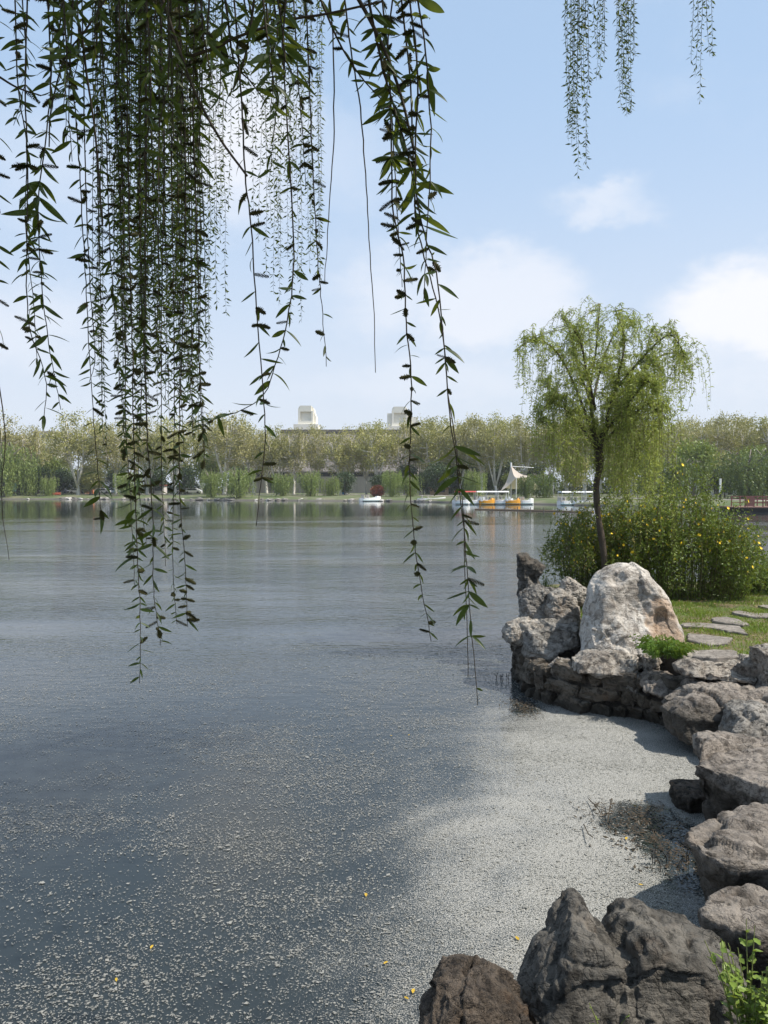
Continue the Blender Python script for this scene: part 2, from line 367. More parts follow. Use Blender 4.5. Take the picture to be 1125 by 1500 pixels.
ff = (np.arange(n)[:, None] * K + np.arange(K)[None, :])
M['fluff'] = leafmat('willow_fluff', (0.16, 0.162, 0.15), (0.40, 0.39, 0.36), 0.1, 4.0, 0.9)
o = struct(add('floating_fluff', mesh_np('floating_fluff', fv, ff), M['fluff']), 'stuff')
o["label"] = "white willow catkin fluff floating over the near water"

# ------------------------------------------------------------------ far bank
SH = [(-700,728),(-300,730),(-40,731.3),(100,731.5),(200,732),(300,733),(400,733.5),(520,734),(600,735),(660,736.5),(760,738.5),(850,740.5),(950,743),(1060,747),(1130,748.5),(1300,754),(1600,765)]
SHW = [P(x, y, 0) for x, y in SH]
def shore_y(x):
    return float(np.interp(x, [p.x for p in SHW], [p.y for p in SHW]))
xs = np.concatenate([[-2400, -900, -400], np.arange(-220, 121, 2.0), [200, 500, 2400]])
prof = ((0, -0.5), (0.3, 0.12), (1.2, 0.32), (3.5, 0.55), (9, 0.75), (25, 0.85), (70, 0.9), (200, 1.0), (900, 1.0), (2300, 1.0))
GV = []
for x in xs:
    ys = shore_y(x) + 0.8 * math.sin(x * 0.35) * math.sin(x * 0.11)
    for dy, z in prof: GV.append((x, ys + dy, z + (0.08 * math.sin(x * .7 + dy) if dy < 30 else 0)))
kx, kp = len(xs), len(prof); gi = np.arange(kx * kp).reshape(kx, kp)
gf = np.stack([gi[:-1, :-1].ravel(), gi[1:, :-1].ravel(), gi[1:, 1:].ravel(), gi[:-1, 1:].ravel()], 1)
m, t, out = mat('park_ground'); co = t.new('ShaderNodeNewGeometry').outputs['Position']
c = t.mix(t.smooth(t.noise(co, 0.25, 5), 0.4, 0.62), (0.075, 0.105, 0.03), (0.15, 0.145, 0.085))
c = t.mix(t.smooth(t.new('ShaderNodeSeparateXYZ', {0: co}).outputs[2], 0.34, 0.12), c, (0.12, 0.11, 0.095))
t.l.new(t.new('ShaderNodeBsdfPrincipled', {'Base Color': c, 'Roughness': 0.95}).outputs[0], out.inputs[0])
struct(add('far_bank_ground', mesh_np('far_bank_ground', GV, gf, True), m))
# park path behind the first row of trees
pv = []
for x in np.arange(-200, 101, 4.0):
    ys = shore_y(x) + 26; pv += [(x, ys, 0.875 + 0.05), (x, ys + 5, 0.90 + 0.05)]
pf = np.array([(2*i, 2*i+2, 2*i+3, 2*i+1) for i in range(len(pv)//2 - 1)])
struct(add('park_path', mesh_np('park_path', pv, pf), plain('path_paving', (0.34, 0.31, 0.28), 0.9, 0.15, 0.6)))

# ------------------------------------------------------------------ near bank: lawn and its edge
WALL = [P(x, y, 0) for x, y in ((757,983),(766,1005),(782,1022),(810,1034),(850,1044),(900,1050),(950,1056),(990,1068),(1030,1086))]
LAWN = [(2.45,10.3),(2.5,9.85),(2.7,9.45),(3.0,9.1),(3.35,8.65),(3.9,8.2),(4.6,8.05),(4.5,7.0),(4.0,6.0),(3.5,5.0),(3.1,4.0),(2.6,3.0),(1.6,2.35),(0.3,2.2),(-2.0,2.1),(-6,2.0),(-14,1.6),(-14,-12),(26,-12),(26,13.2),
        (12,14.6),(8,15.0),(5.4,15.0),(4,14.9),(3.1,14.5),(2.5,13.6),(2.25,12.4),(2.25,11.4)]
LZ = 0.75
bm = bmesh.new()
top = [bm.verts.new((x, y, LZ)) for x, y in LAWN]; bot = [bm.verts.new((x + 0.02, y, -0.4)) for x, y in LAWN]
fc = bm.faces.new(top)
for i in range(len(top)):
    j = (i + 1) % len(top); bm.faces.new((top[i], bot[i], bot[j], top[j]))
bm.normal_update(); bmesh.ops.triangulate(bm, faces=[fc]); bmesh.ops.recalc_face_normals(bm, faces=bm.faces)
me = bpy.data.meshes.new('lawn'); bm.to_mesh(me); bm.free()
m, t, out = mat('lawn_soil'); co = t.new('ShaderNodeNewGeometry').outputs['Position']
c = t.mix(t.smooth(t.noise(co, 2.2, 6), 0.38, 0.62), (0.085, 0.12, 0.025), (0.16, 0.125, 0.065))
c = t.mix(t.smooth(t.new('ShaderNodeSeparateXYZ', {0: co}).outputs[2], 0.745, 0.73), c, (0.07, 0.055, 0.042))
t.l.new(t.new('ShaderNodeBsdfPrincipled', {'Base Color': c, 'Roughness': 0.95, 'Normal': t.new('ShaderNodeBump', {'Height': t.noise(co, 60, 5), 'Strength': 0.8, 'Distance': 0.03}).outputs[0]}).outputs[0], out.inputs[0])
struct(add('lawn', me, m))

# lower earth under the rocks, between wall and lawn and along the cove
SOIL = [(p.x + 0.16, p.y + 0.13) for p in WALL] + [(3.7,7.4),(3.5,6.4),(3.0,5.4),(2.7,4.5),(2.1,3.5),(1.4,2.8),(2.0,2.0),(6,2.0),(6,9.6),(2.4,11.5)]
so_ = MB().loft([[(x, y, -0.4) for x, y in SOIL], [(x, y, 0.44) for x, y in SOIL]])
struct(so_.build('bank_earth', rockmat('bank_earth', (0.075, 0.062, 0.048), (0.14, 0.115, 0.09), (0.03, 0.026, 0.022), scale=6)))
# grass blades on the part of the lawn in view
STEPS = [[(1007,927),(1030,929),(1072,934),(1065,941),(1039,944),(1007,936)], [(998,912),(1032,912),(1085,917),(1093,927),(1068,924),(1039,919),(999,917)],
         [(1042,904),(1063,903),(1081,907),(1096,913),(1088,915),(1062,912),(1044,909)], [(1072,895),(1083,894),(1104,898),(1140,899),(1140,905),(1096,902),(1075,898)],
         [(1111,887),(1118,885.5),(1145,887),(1145,893),(1125,891)], [(1016,953),(1045,951),(1078,952),(1083,961),(1040,963),(1017,960)]]
rng = np.random.default_rng(12)
n = 120000
X = rng.uniform(1.9, 8.2, n); Y = rng.uniform(7.4, 14.8, n)
ins = sdf_poly(X, Y, LAWN) < -0.05
for s in STEPS: ins &= sdf_poly(X, Y, polyP(s, LZ)) > -0.02
pt = np.stack([X, Y, 0 * X], 1)
ins &= rng.random(n) < np.clip(0.75 + 1.1 * fbm(pt * 1.4, 4, 3), 0.12, 1)
ins &= ~((Y > 12.2) & (X > 2.9) & (X < 5.9) & (rng.random(n) < 0.7))
X, Y = X[ins], Y[ins]; n = len(X)
ax = unit(np.stack([rng.normal(0, 0.55, n), rng.normal(0, 0.55, n), np.ones(n)], 1)); sd = perp(ax, rng)
hgt = rng.uniform(0.02, 0.07, n) * np.clip(0.8 + 1.3 * fbm(np.stack([X, Y, 0 * X], 1) * 2.3, 14, 2), 0.45, 1.7)
v, f = leaf_quads(np.stack([X, Y, np.full(n, LZ - 0.003)], 1), ax, sd, hgt, rng.uniform(0.006, 0.013, n))
M['grass'] = leafmat('grass', (0.12, 0.20, 0.025), (0.23, 0.31, 0.055), 0.3, 1.2, 0.5, (0.30, 0.24, 0.10))
o = struct(add('grass', mesh_np('grass', v, f), M['grass']), 'stuff'); o["label"] = "short sunlit grass on the lawn beside the boulder"

# ------------------------------------------------------------------ stones
def remesh(V, Fc, voxel):
    me = bpy.data.meshes.new('tmp'); me.from_pydata([tuple(x) for x in V], [], Fc); me.update()
    bm = bmesh.new(); bm.from_mesh(me); bmesh.ops.recalc_face_normals(bm, faces=bm.faces); bm.to_mesh(me); bm.free()
    o = bpy.data.objects.new('tmp', me); COL.objects.link(o)
    md = o.modifiers.new('r', 'REMESH'); md.mode = 'VOXEL'; md.voxel_size = voxel
    dg = bpy.context.evaluated_depsgraph_get(); r = bpy.data.meshes.new_from_object(o.evaluated_get(dg))
    bpy.data.objects.remove(o); bpy.data.meshes.remove(me)
    return r
def get_co(me):
    v = np.empty(len(me.vertices) * 3, dtype=np.float32); me.vertices.foreach_get('co', v); return v.reshape(-1, 3).astype(np.float64)
def get_no(me):
    v = np.empty(len(me.vertices) * 3, dtype=np.float32); me.vertex_normals.foreach_get('vector', v); return v.reshape(-1, 3).astype(np.float64)
def relax(v, e, it, keep=None):
    deg = np.bincount(e.ravel(), minlength=len(v)).reshape(-1, 1).astype(float)
    for _ in range(it):
        s = np.zeros_like(v); np.add.at(s, e[:, 0], v[e[:, 1]]); np.add.at(s, e[:, 1], v[e[:, 0]])
        v = v * 0.4 + 0.6 * s / np.maximum(deg, 1)
    return v
def rock_from(V, Fc, name, label, mt, size, seed, voxel=None, rough=1.0, facet=1.0, smooth_it=2, dents=(), strata=0.6, pits=0.0, group=None, top=True):
    voxel = (voxel or size / 46) * 0.72
    me = remesh(V, Fc, voxel)
    v = get_co(me); e = np.empty(len(me.edges) * 2, dtype=np.int32); me.edges.foreach_get('vertices', e); e = e.reshape(-1, 2)
    v = relax(v, e, smooth_it)
    me.vertices.foreach_set('co', v.astype(np.float32).ravel()); me.update()
    nr = get_no(me)
    off = seed * 7.77
    for c, r, dep in dents:
        d = np.linalg.norm((v - np.array(c)), axis=1); v = v - nr * (dep * sstep(d + 0.12 * r * fbm(v / r * 2.0, seed, 2), r, r * 0.45))[:, None]
    p = v / size
    wq = p + 0.12 * np.stack([fbm(p * 2.2 + off, 1, 2), fbm(p * 2.2 + off, 2, 2), fbm(p * 2.2 + off, 3, 2)], 1)
    o1, e1 = cells(wq * 1.7 + off, seed); o2, e2 = cells(wq * 3.9 + off, seed + 5); o3, e3 = cells(wq * 9.5 + off, seed + 6)
    d = 0.02 * fbm(p * 1.8 + off, seed, 2) + facet * (0.080 * o1 + 0.030 * o2 + 0.010 * o3)
    crease = (1 - np.abs(vnoise(wq * 3.1 + off, seed + 3))) ** 7; crease2 = (1 - np.abs(vnoise(wq * 7.3 + off, seed + 4))) ** 6
    d += rough * (0.011 * fbm(p * 10 + off, seed + 2, 4, 0.65) - 0.028 * crease - 0.012 * crease2)
    d -= facet * (0.014 * sstep(e1, 0.08, 0.0) + 0.008 * sstep(e2, 0.08, 0.0))
    if strata:
        q = (v[:, 2] + 0.25 * math.sin(seed) * v[:, 0]) / size * 7 + 1.4 * fbm(p * 1.7 + off, seed + 8, 2); d += strata * 0.016 * (np.abs((q % 1) - 0.5) * 2 - 0.5)
    if pits:
        _, _ = 0, 0
        pn = vnoise(p * 7 + off, seed + 9); d -= pits * 0.05 * sstep(pn, 0.28, 0.55); d -= pits * 0.025 * sstep(vnoise(p * 15 + off, seed + 10), 0.3, 0.55)
    v = v + nr * (d * size)[:, None]
    v = relax(v, e, 1) * 0.35 + v * 0.65
    bp = np.array([v[:, 0].mean(), v[:, 1].mean(), v[:, 2].min()])
    me.vertices.foreach_set('co', (v - bp).astype(np.float32).ravel()); me.update(); me.name = name
    me.polygons.foreach_set('use_smooth', np.ones(len(me.polygons), dtype=bool))
    me.materials.clear(); me.materials.append(M[mt])
    o = add(name, me, None, None, bp)
    if top: tag(o, label, 'rock', group)
    return o
def outline_rock(pts, D, th, name, label, mt, seed, lean=0.25, p=2.3, zc=0.4, voxel=None, extend=0.12, **kw):
    """a stone from its front outline (at distance D): rounded sections in front of and behind it give it its depth"""
    w0 = [PD(x, y, D) for x, y in pts]; zmin = min(q.z for q in w0)
    w1 = [PD(x, y, D + lean * (q.z - zmin)) for (x, y), q in zip(pts, w0)]
    cx = sum(q.x for q in w1) / len(w1); zmax = max(q.z for q in w1); c = Vector((cx, 0, zmin + zc * (zmax - zmin)))
    size = max(max(q.x for q in w1) - min(q.x for q in w1), zmax - zmin, th)
    # resample the outline
    dense = []
    for i in range(len(w1)):
        a, b = w1[i], w1[(i + 1) % len(w1)]; k = max(1, int((b - a).length / (size * 0.07)))
        dense += [a.lerp(b, j / k) for j in range(k)]
    rings = []
    for tt in np.linspace(-1, 1, 11):
        s = max(0.18, (1 - abs(tt * 0.985) ** p) ** (1 / p))
        rings.append([(c.x + (q.x - c.x) * s, q.y + tt * th / 2, c.z + (q.z - c.z) * s - (extend if q.z < zmin + 0.25 * (zmax - zmin) else 0)) for q in dense])
    b = MB().loft(rings)
    return rock_from(b.v, b.f, name, label, mt, size, seed, voxel, **kw)
def slab_rock(top, z, hgt, name, label, mt, seed, under=0.8, tilt=(0, 0), voxel=None, **kw):
    """a flat-topped stone from the outline of its top face at height z"""
    w0 = [P(x, y, z) for x, y in top]; cx = sum(q.x for q in w0) / len(w0); cy = sum(q.y for q in w0) / len(w0)
    size = max(max(q.x for q in w0) - min(q.x for q in w0), max(q.y for q in w0) - min(q.y for q in w0))
    w = []
    for i in range(len(w0)):
        a, b = w0[i], w0[(i + 1) % len(w0)]; k = max(1, int((b - a).length / (size * 0.08))); w += [a.lerp(b, j / k) for j in range(k)]
    rings = []
    for s, dz in ((under * 0.8, -hgt), (under, -hgt * 0.85), (0.5 + under * 0.5, -hgt * 0.5), (1.0, -hgt * 0.16), (0.985, -hgt * 0.05), (0.90, 0.0)):
        rings.append([(cx + (q.x - cx) * s, cy + (q.y - cy) * s, z + dz + tilt[0] * (q.x - cx) + tilt[1] * (q.y - cy)) for q in w])
    b = MB().loft(rings)
    return rock_from(b.v, b.f, name, label, mt, size, seed, voxel, **kw)

# boulder on the point
b0 = PD(976, 922, 9.12)
M['rock_boulder'] = rockmat('boulder_stone', (0.34, 0.305, 0.265), (0.62, 0.575, 0.515), (0.17, 0.145, 0.12), pale_amt=0.6, stain_amt=0.3, scale=2.2, bump=0.42, stain_at=(tuple(b0), 0.33, (1.35, 0.5, 0.72)))
outline_rock([(850,948),(851,927),(858,905),(861,882),(866,861),(877,842),(891,829),(907,823),(926,824),(944,834),(956,848),(968,863),(978,880),(985,901),(992,920),(996,941),(996,962),(960,962),(900,960),(860,955)],
             9.3, 0.85, 'boulder', 'large pale rounded boulder with rust brown patch standing on the point', 'rock_boulder', 3, lean=0.32, p=3.0, zc=0.25, facet=0.40, rough=0.4, strata=0.15, extend=0.08, voxel=0.021,
             dents=((PD(872, 930, 8.98), 0.17, 0.32), (PD(862, 948, 8.98), 0.13, 0.22), (PD(870, 905, 9.06), 0.10, 0.13), (PD(905, 843, 9.3), 0.16, 0.06), (PD(974, 915, 9.1), 0.24, 0.10), (PD(905, 955, 8.85), 0.12, 0.10)))
outline_rock([(757,812),(770,810),(786,816),(801,828),(793,844),(794,862),(782,885),(770,910),(762,910),(759,870)], 11.1, 0.42, 'upright_stone', 'dark upright leaning stone at the far end of the rock pile', 'rock_dark', 4, lean=0.05, facet=0.9,
             dents=((PD(787, 845, 10.9), 0.13, 0.08),))
outline_rock([(762,871),(781,857),(806,861),(818,868),(816,890),(818,915),(790,915),(763,910)], 10.45, 0.5, 'craggy_rock', 'craggy grey rock at the foot of the upright stone', 'rock_grey', 5, facet=0.75, rough=1.1, p=3.0, extend=0.05)
outline_rock([(798,888),(806,868),(822,862),(842,875),(848,895),(851,918),(830,922),(802,918)], 10.15, 0.45, 'craggy_rock', 'craggy rock tucked against the left side of the pale boulder', 'rock_pale', 6, facet=0.75, rough=1.1, p=3.0, extend=0.05)
outline_rock([(818,866),(824,850),(832,844),(846,852),(858,860),(860,880),(840,885),(820,882)], 10.75, 0.4, 'craggy_rock', 'small jagged rock peeping behind the rock pile left of boulder', 'rock_pale', 8, facet=0.8, rough=1.1, p=3.0, extend=0.05)
outline_rock([(735,926),(741,912),(768,905),(802,909),(800,925),(778,940),(768,947),(747,949),(738,940)], 10.0, 0.5, 'ledge_rock', 'pale pitted rock jutting out over the water at the left end', 'rock_pale', 9, facet=0.7, rough=1.0, pits=0.3, extend=0.0, p=3.0)
outline_rock([(768,920),(802,910),(847,914),(850,948),(814,952),(810,966),(793,970),(768,960)], 9.75, 0.55, 'block_rock', 'grey blocky rock below the boulder, above the wall corner', 'rock_grey', 10, facet=0.8, p=3.4, extend=0.0)
outline_rock([(803,974),(817,963),(834,965),(838,976),(830,984),(808,984)], 9.2, 0.25, 'small_rock', 'small pale rock on the wall top left of the capping rock', 'rock_pale', 12, facet=0.8)
outline_rock([(838,965),(859,950),(889,947),(930,955),(941,965),(938,978),(915,991),(900,990),(870,988),(838,982)], 8.85, 0.55, 'capping_rock', 'rough pale capping rock on the wall right under the boulder', 'rock_pale', 13, facet=0.6, rough=1.0, pits=0.15, lean=0.5, p=3.4, extend=0.0)
outline_rock([(940,963),(957,957),(969,969),(960,978),(945,978)], 8.75, 0.25, 'small_rock', 'small rounded stone beside the ferny tuft at boulder foot', 'rock_pale', 14, facet=0.8)
outline_rock([(908,1002),(920,982),(938,984),(942,1000),(930,1012),(912,1010)], 8.66, 0.28, 'small_rock', 'small stone wedged in the wall top right of capping rock', 'rock_grey', 15)
outline_rock([(937,994),(961,984),(985,988),(998,998),(999,1014),(983,1023),(962,1018),(940,1009)], 8.3, 0.55, 'sloping_rock', 'sloping flat rock overhanging the dark wall gap', 'rock_taupe', 16, lean=0.8, facet=0.6, p=3.2, extend=0.0)
outline_rock([(990,994),(1012,985),(1034,994),(1036,1010),(1002,1012)], 8.35, 0.35, 'small_rock', 'lumpy rock between the sloping rock and the long rock', 'rock_taupe', 17)
outline_rock([(1028,1002),(1040,994),(1058,996),(1062,1008),(1034,1010)], 8.2, 0.25, 'small_rock', 'little rock lying just below the long rock', 'rock_grey', 18)
outline_rock([(1050,996),(1080,992),(1106,998),(1110,1010),(1056,1010)], 8.15, 0.3, 'small_rock', 'low flat rock under the right half of the long rock', 'rock_taupe', 38)
outline_rock([(987,974),(1002,963),(1040,957),(1097,964),(1113,973),(1113,988),(1103,1000),(1078,996),(1055,992),(995,987)], 8.0, 0.5, 'long_rock', 'long pale rock lying along the lawn edge', 'rock_pale', 19, lean=0.9, p=3.6, facet=0.6, extend=0.0)
outline_rock([(1106,949),(1140,946),(1150,975),(1145,1006),(1112,1002),(1108,975)], 7.9, 0.4, 'post_stone', 'square pale stone cut by the right edge beside the lawn', 'rock_pale', 20, lean=0.05, p=4, facet=0.6)
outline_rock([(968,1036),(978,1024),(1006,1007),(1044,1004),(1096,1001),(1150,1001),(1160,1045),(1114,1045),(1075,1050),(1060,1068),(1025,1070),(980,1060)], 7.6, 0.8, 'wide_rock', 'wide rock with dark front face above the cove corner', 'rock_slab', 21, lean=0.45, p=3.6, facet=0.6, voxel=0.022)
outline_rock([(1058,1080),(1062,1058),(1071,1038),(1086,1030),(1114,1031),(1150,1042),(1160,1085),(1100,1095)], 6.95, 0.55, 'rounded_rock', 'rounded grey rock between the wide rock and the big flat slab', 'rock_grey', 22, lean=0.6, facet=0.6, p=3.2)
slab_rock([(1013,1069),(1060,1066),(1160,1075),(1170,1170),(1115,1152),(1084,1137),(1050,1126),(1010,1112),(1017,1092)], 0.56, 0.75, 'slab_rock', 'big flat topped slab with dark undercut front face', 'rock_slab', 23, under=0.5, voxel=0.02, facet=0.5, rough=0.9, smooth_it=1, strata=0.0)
slab_rock([(980,1141),(1000,1137),(1030,1140),(1050,1165),(1010,1170),(988,1160)], 0.13, 0.3, 'low_slab', 'small dark mossy slab low in the water beneath big slab', 'rock_brown', 24, under=0.9, facet=0.4, smooth_it=1)
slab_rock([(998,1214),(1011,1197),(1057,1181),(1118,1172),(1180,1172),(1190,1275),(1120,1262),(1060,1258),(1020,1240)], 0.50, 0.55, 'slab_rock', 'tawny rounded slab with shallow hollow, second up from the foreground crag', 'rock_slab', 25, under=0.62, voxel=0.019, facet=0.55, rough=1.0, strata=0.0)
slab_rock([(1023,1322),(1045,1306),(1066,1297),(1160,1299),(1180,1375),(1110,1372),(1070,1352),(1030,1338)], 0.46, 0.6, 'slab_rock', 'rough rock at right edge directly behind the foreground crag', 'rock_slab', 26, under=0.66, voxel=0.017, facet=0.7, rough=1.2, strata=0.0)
outline_rock([(728,1530),(748,1490),(766,1457),(780,1425),(805,1378),(820,1350),(833,1330),(857,1329),(869,1346),(876,1365),(898,1384),(915,1354),(927,1343),(955,1345),(973,1363),(1006,1365),(1036,1366),(1064,1382),(1080,1415),(1076,1450),(1078,1480),(1085,1540)],
             3.3, 0.62, 'foreground_crag', 'dark grey twin peaked weathered crag in the foreground', 'rock_dark', 31, lean=0.35, p=4.5, zc=0.1, voxel=0.0105, facet=0.24, rough=0.9, smooth_it=1, pits=0.5, strata=0.2, extend=0.5,
             dents=((PD(893, 1375, 3.1), 0.09, 0.07), (PD(835, 1420, 3.0), 0.07, 0.045), (PD(965, 1460, 3.0), 0.05, 0.05), (PD(900, 1450, 3.0), 0.06, 0.04), (PD(945, 1345, 3.2), 0.05, 0.03)))
outline_rock([(600,1530),(620,1492),(633,1459),(648,1432),(675,1426),(702,1427),(712,1437),(754,1462),(770,1479),(772,1530)], 3.15, 0.5, 'foreground_rock', 'brown rugged rock at bottom centre left of the crag', 'rock_brown', 33, lean=0.4, p=3.0, zc=0.1, voxel=0.011, facet=0.9, rough=1.3, smooth_it=1, extend=0.5)
outline_rock([(1060,1530),(1072,1420),(1085,1392),(1110,1390),(1160,1400),(1180,1530)], 3.75, 0.45, 'corner_rock', 'grey brown rock in the bottom right corner behind leafy weed', 'rock_grey', 34, lean=0.3, zc=0.1, extend=0.4)

# retaining wall under the rocks: mortar core and individual stones
wall = thing('stone_wall', 'low rubble retaining wall rising from the water below the boulder', 'wall', (WALL[4].x, WALL[4].y, 0))
wl = wall.location
core = MB(); r0, r1 = [], []
loopb = [(p.x + 0.10, p.y + 0.07) for p in WALL] + [(p.x + 0.45, p.y + 0.5) for p in reversed(WALL)]
core.loft([[(x - wl.x, y - wl.y, -0.3) for x, y in loopb], [(x - wl.x, y - wl.y, 0.40) for x, y in loopb]])
core.build('mortar_core', M['mortar'], wall)
acc_l = [0.0]
for a, b in zip(WALL, WALL[1:]): acc_l.append(acc_l[-1] + (b - a).length)
def on_wall(s):
    for i in range(len(WALL) - 1):
        if s <= acc_l[i+1] or i == len(WALL) - 2:
            d = (WALL[i+1] - WALL[i]); return WALL[i] + d * ((s - acc_l[i]) / (acc_l[i+1] - acc_l[i])), math.atan2(d.y, d.x)
bm = bmesh.new(); bmesh.ops.create_cube(bm, size=1.0); bmesh.ops.subdivide_edges(bm, edges=bm.edges, cuts=4, use_grid_fill=True)
tm = bpy.data.meshes.new('t'); bm.to_mesh(tm); bm.free(); cube_v = get_co(tm); cube_f = [tuple(p.vertices) for p in tm.polygons]
rr_ = random.Random(5); z = -0.12
for course, hh in enumerate((0.25, 0.17, 0.16)):
    s = rr_.uniform(0, 0.1)
    while s < acc_l[-1] - 0.1:
        wdt = rr_.choice((rr_.uniform(0.10, 0.2), rr_.uniform(0.2, 0.48))); q, a = on_wall(min(s + wdt / 2, acc_l[-1] - 0.02)); h2 = hh * rr_.uniform(0.7, 1.25)
        dv = cube_v * np.array([wdt * 0.97, 0.24, h2])
        dv = dv * (1 - 0.10 * (np.abs(cube_v).sum(1, keepdims=True) > 1.15)) 
        dv += 0.038 * np.stack([fbm(dv * 6 + s * 9 + course * 31, 1, 3), fbm(dv * 6 + s * 9 + course * 31, 2, 3) * 1.5, fbm(dv * 6 + s * 9 + course * 31, 3, 3)], 1)
        st = add('stone', mesh_np('stone', dv, cube_f, False), M['wall_stone'], wall, (q.x - wl.x + 0.05, q.y - wl.y + 0.10 + rr_.uniform(-0.025, 0.025) + 0.02 * course, z + hh / 2 + rr_.uniform(-.03, .03)), (rr_.uniform(-.12, .12), rr_.uniform(-.16, .16), a + rr_.uniform(-.2, .2)))
        s += wdt + 0.012
    z += hh + 0.008

# stepping stones in the lawn
NAMES = ['long narrow stepping stone nearest but one to the long rock', 'longest stepping stone, starting close by the boulder foot', 'short pointed stepping stone in the middle of the lawn', 'stepping stone running out at the right edge, second farthest', 'farthest stepping stone at the right edge near the bush', 'stepping stone half hidden right behind the long rock']
for s, lb in zip(STEPS, NAMES):
    pts = [P(x, y, LZ + 0.035) for x, y in s]; c = sum(pts, Vector()) / len(pts)
    ds = []
    for i in range(len(pts)):
        a, b = pts[i], pts[(i+1) % len(pts)]
        for j in range(4):
            q = a.lerp(b, j / 4); r = 1 + 0.06 * math.sin(q.x * 41 + q.y * 17); ds.append(((q.x - c.x) * r, (q.y - c.y) * r))
    MBs = MB().loft([[(x * 1.0, y * 1.0, -0.06) for x, y in ds], [(x, y, -0.012) for x, y in ds], [(x * 0.965, y * 0.93, 0.0) for x, y in ds]])
    tag(MBs.build('stepping_stone', M['slab'], None, loc=(c.x, c.y, LZ + 0.035)), 'flat grey ' + lb, 'paving stone', 'stepping stones in the lawn')
# ------------------------------------------------------------------ far side: building, trees, boats, small things
def skel_mesh(tubes, sides=5):
    b = MB()
    for pts, rad in tubes: b.tube(pts, rad, sides)
    return mesh_np('trunk', b.v, b.f, True)
def crown_cards(cen, size, rng, up=0.0, aspect=1.0):
    n = len(cen); ax = unit(rng.normal(size=(n, 3)) + np.array([0, 0, up])); sd = perp(ax, rng); s = size * rng.uniform(0.6, 1.4, n)
    return leaf_quads(cen - ax * s[:, None] * 0.5, ax, sd, s, s * aspect, 0.15)
def plane_tree(seed, H=17.0, width=9.0, nlimb=4, fork=0.22, leaves=6600, leaf=0.34):
    """tall plane tree: pale forked trunk, steep limbs, thin fan of twigs with small spring leaves"""
    r = random.Random(seed); g = np.random.default_rng(seed); tubes = []; ends = []
    fz = H * fork; tubes.append(([(0, 0, -0.5), (0.05, 0, 0.4), (r.uniform(-.2, .2), 0, fz * 0.6), (r.uniform(-.2, .2), 0, fz)], [0.62, 0.46, 0.38, 0.38]))
    a0 = r.uniform(0, 6.28); main = []
    for i in range(nlimb):
        a = a0 + 6.28 * i / nlimb + r.uniform(-.4, .4); o = Vector((math.cos(a), math.sin(a), 0)); b0 = Vector(tubes[0][0][-1]) - Vector((0, 0, r.uniform(0, .8)))
        tip = Vector((o.x * width * r.uniform(.12, .3), o.y * width * r.uniform(.12, .3), H * r.uniform(.78, .92))); mid = b0.lerp(tip, .5) + o * width * .06 + Vector((r.uniform(-.3, .3), r.uniform(-.3, .3), 0))
        pts = [b0, b0.lerp(mid, .5) + o * .1, mid, mid.lerp(tip, .5), tip]; tubes.append((pts, [.27, .21, .16, .10, .04])); main += [pts[2], pts[3], mid.lerp(pts[3], .5), pts[1].lerp(pts[2], .5)]
    C = []
    for i in range(120):
        d = Vector(g.normal(size=3)).normalized(); rad = r.random() ** .45; c = Vector((d.x * width * .5 * rad, d.y * width * .5 * rad, H * (.64 + .33 * d.z * rad)))
        m_ = min(main, key=lambda q: (q - c).length + (4 if q.z > c.z else 0)); 
        if (c - m_).length < width * .55: tubes.append(([m_, m_.lerp(c, .5) + Vector((0, 0, -.25)), c], [.06, .045, .015]))
        k = leaves // 120; up = g.random((k, 1)) - .35; s = r.uniform(.38, .62)
        C.append(np.array(c) + up * np.array([d.x * .8, d.y * .8, 1.7]) + g.normal(0, s, (k, 3)))
    v, f = crown_cards(np.concatenate(C), leaf, g, 0.5, 0.7)
    return skel_mesh(tubes, 4), mesh_np('crown', v, f)
def weeping_tree(seed, H=6.0, width=5.0, strands=230, per=34, leaf=0.26):
    """willow: short trunk, arching limbs, curtains of hanging leaf strands"""
    r = random.Random(seed); g = np.random.default_rng(seed); tubes = [([(0, 0, -0.4), (0.1, 0, H * 0.2), (0.05, 0.1, H * 0.42)], [0.22, 0.17, 0.14])]; C = []
    for i in range(9):
        a = 6.28 * i / 9 + r.uniform(-.3, .3); o = Vector((math.cos(a), math.sin(a), 0)); R = width / 2 * r.uniform(0.4, 0.9)
        b0 = Vector((0.05, 0.1, H * 0.40)); pts = [b0, b0 + o * R * 0.35 + Vector((0, 0, H * 0.3)), b0 + o * R * 0.75 + Vector((0, 0, H * r.uniform(.38, .55))), b0 + o * R + Vector((0, 0, H * .40))]
        tubes.append((pts, [0.09, 0.06, 0.04, 0.02]))
        for j in range(strands // 9):
            u = r.random(); i0 = min(2, int(u * 3)); q = pts[i0].lerp(pts[i0+1], u * 3 - i0) + Vector((r.gauss(0, .3), r.gauss(0, .3), r.uniform(-.1, .25))) * width / 5
            L = min(q.z - H * 0.04, H * r.uniform(0.28, 0.85)); tt = np.sort(g.random(per)) * L; dr = np.array([o.x, o.y]) * r.uniform(0, .5)
            C.append(np.stack([q.x + dr[0] * np.sqrt(tt / H) + g.normal(0, .035, per), q.y + dr[1] * np.sqrt(tt / H) + g.normal(0, .035, per), q.z - tt], 1))
    cen = np.concatenate(C); n = len(cen); ax = unit(g.normal(size=(n, 3)) * 0.45 + np.array([0, 0, -1.0]))
    v, f = leaf_quads(cen, ax, perp(ax, g), leaf * g.uniform(0.6, 1.4, n), leaf * 0.32 * np.ones(n), 0.1)
    return skel_mesh(tubes, 5), mesh_np('crown', v, f)
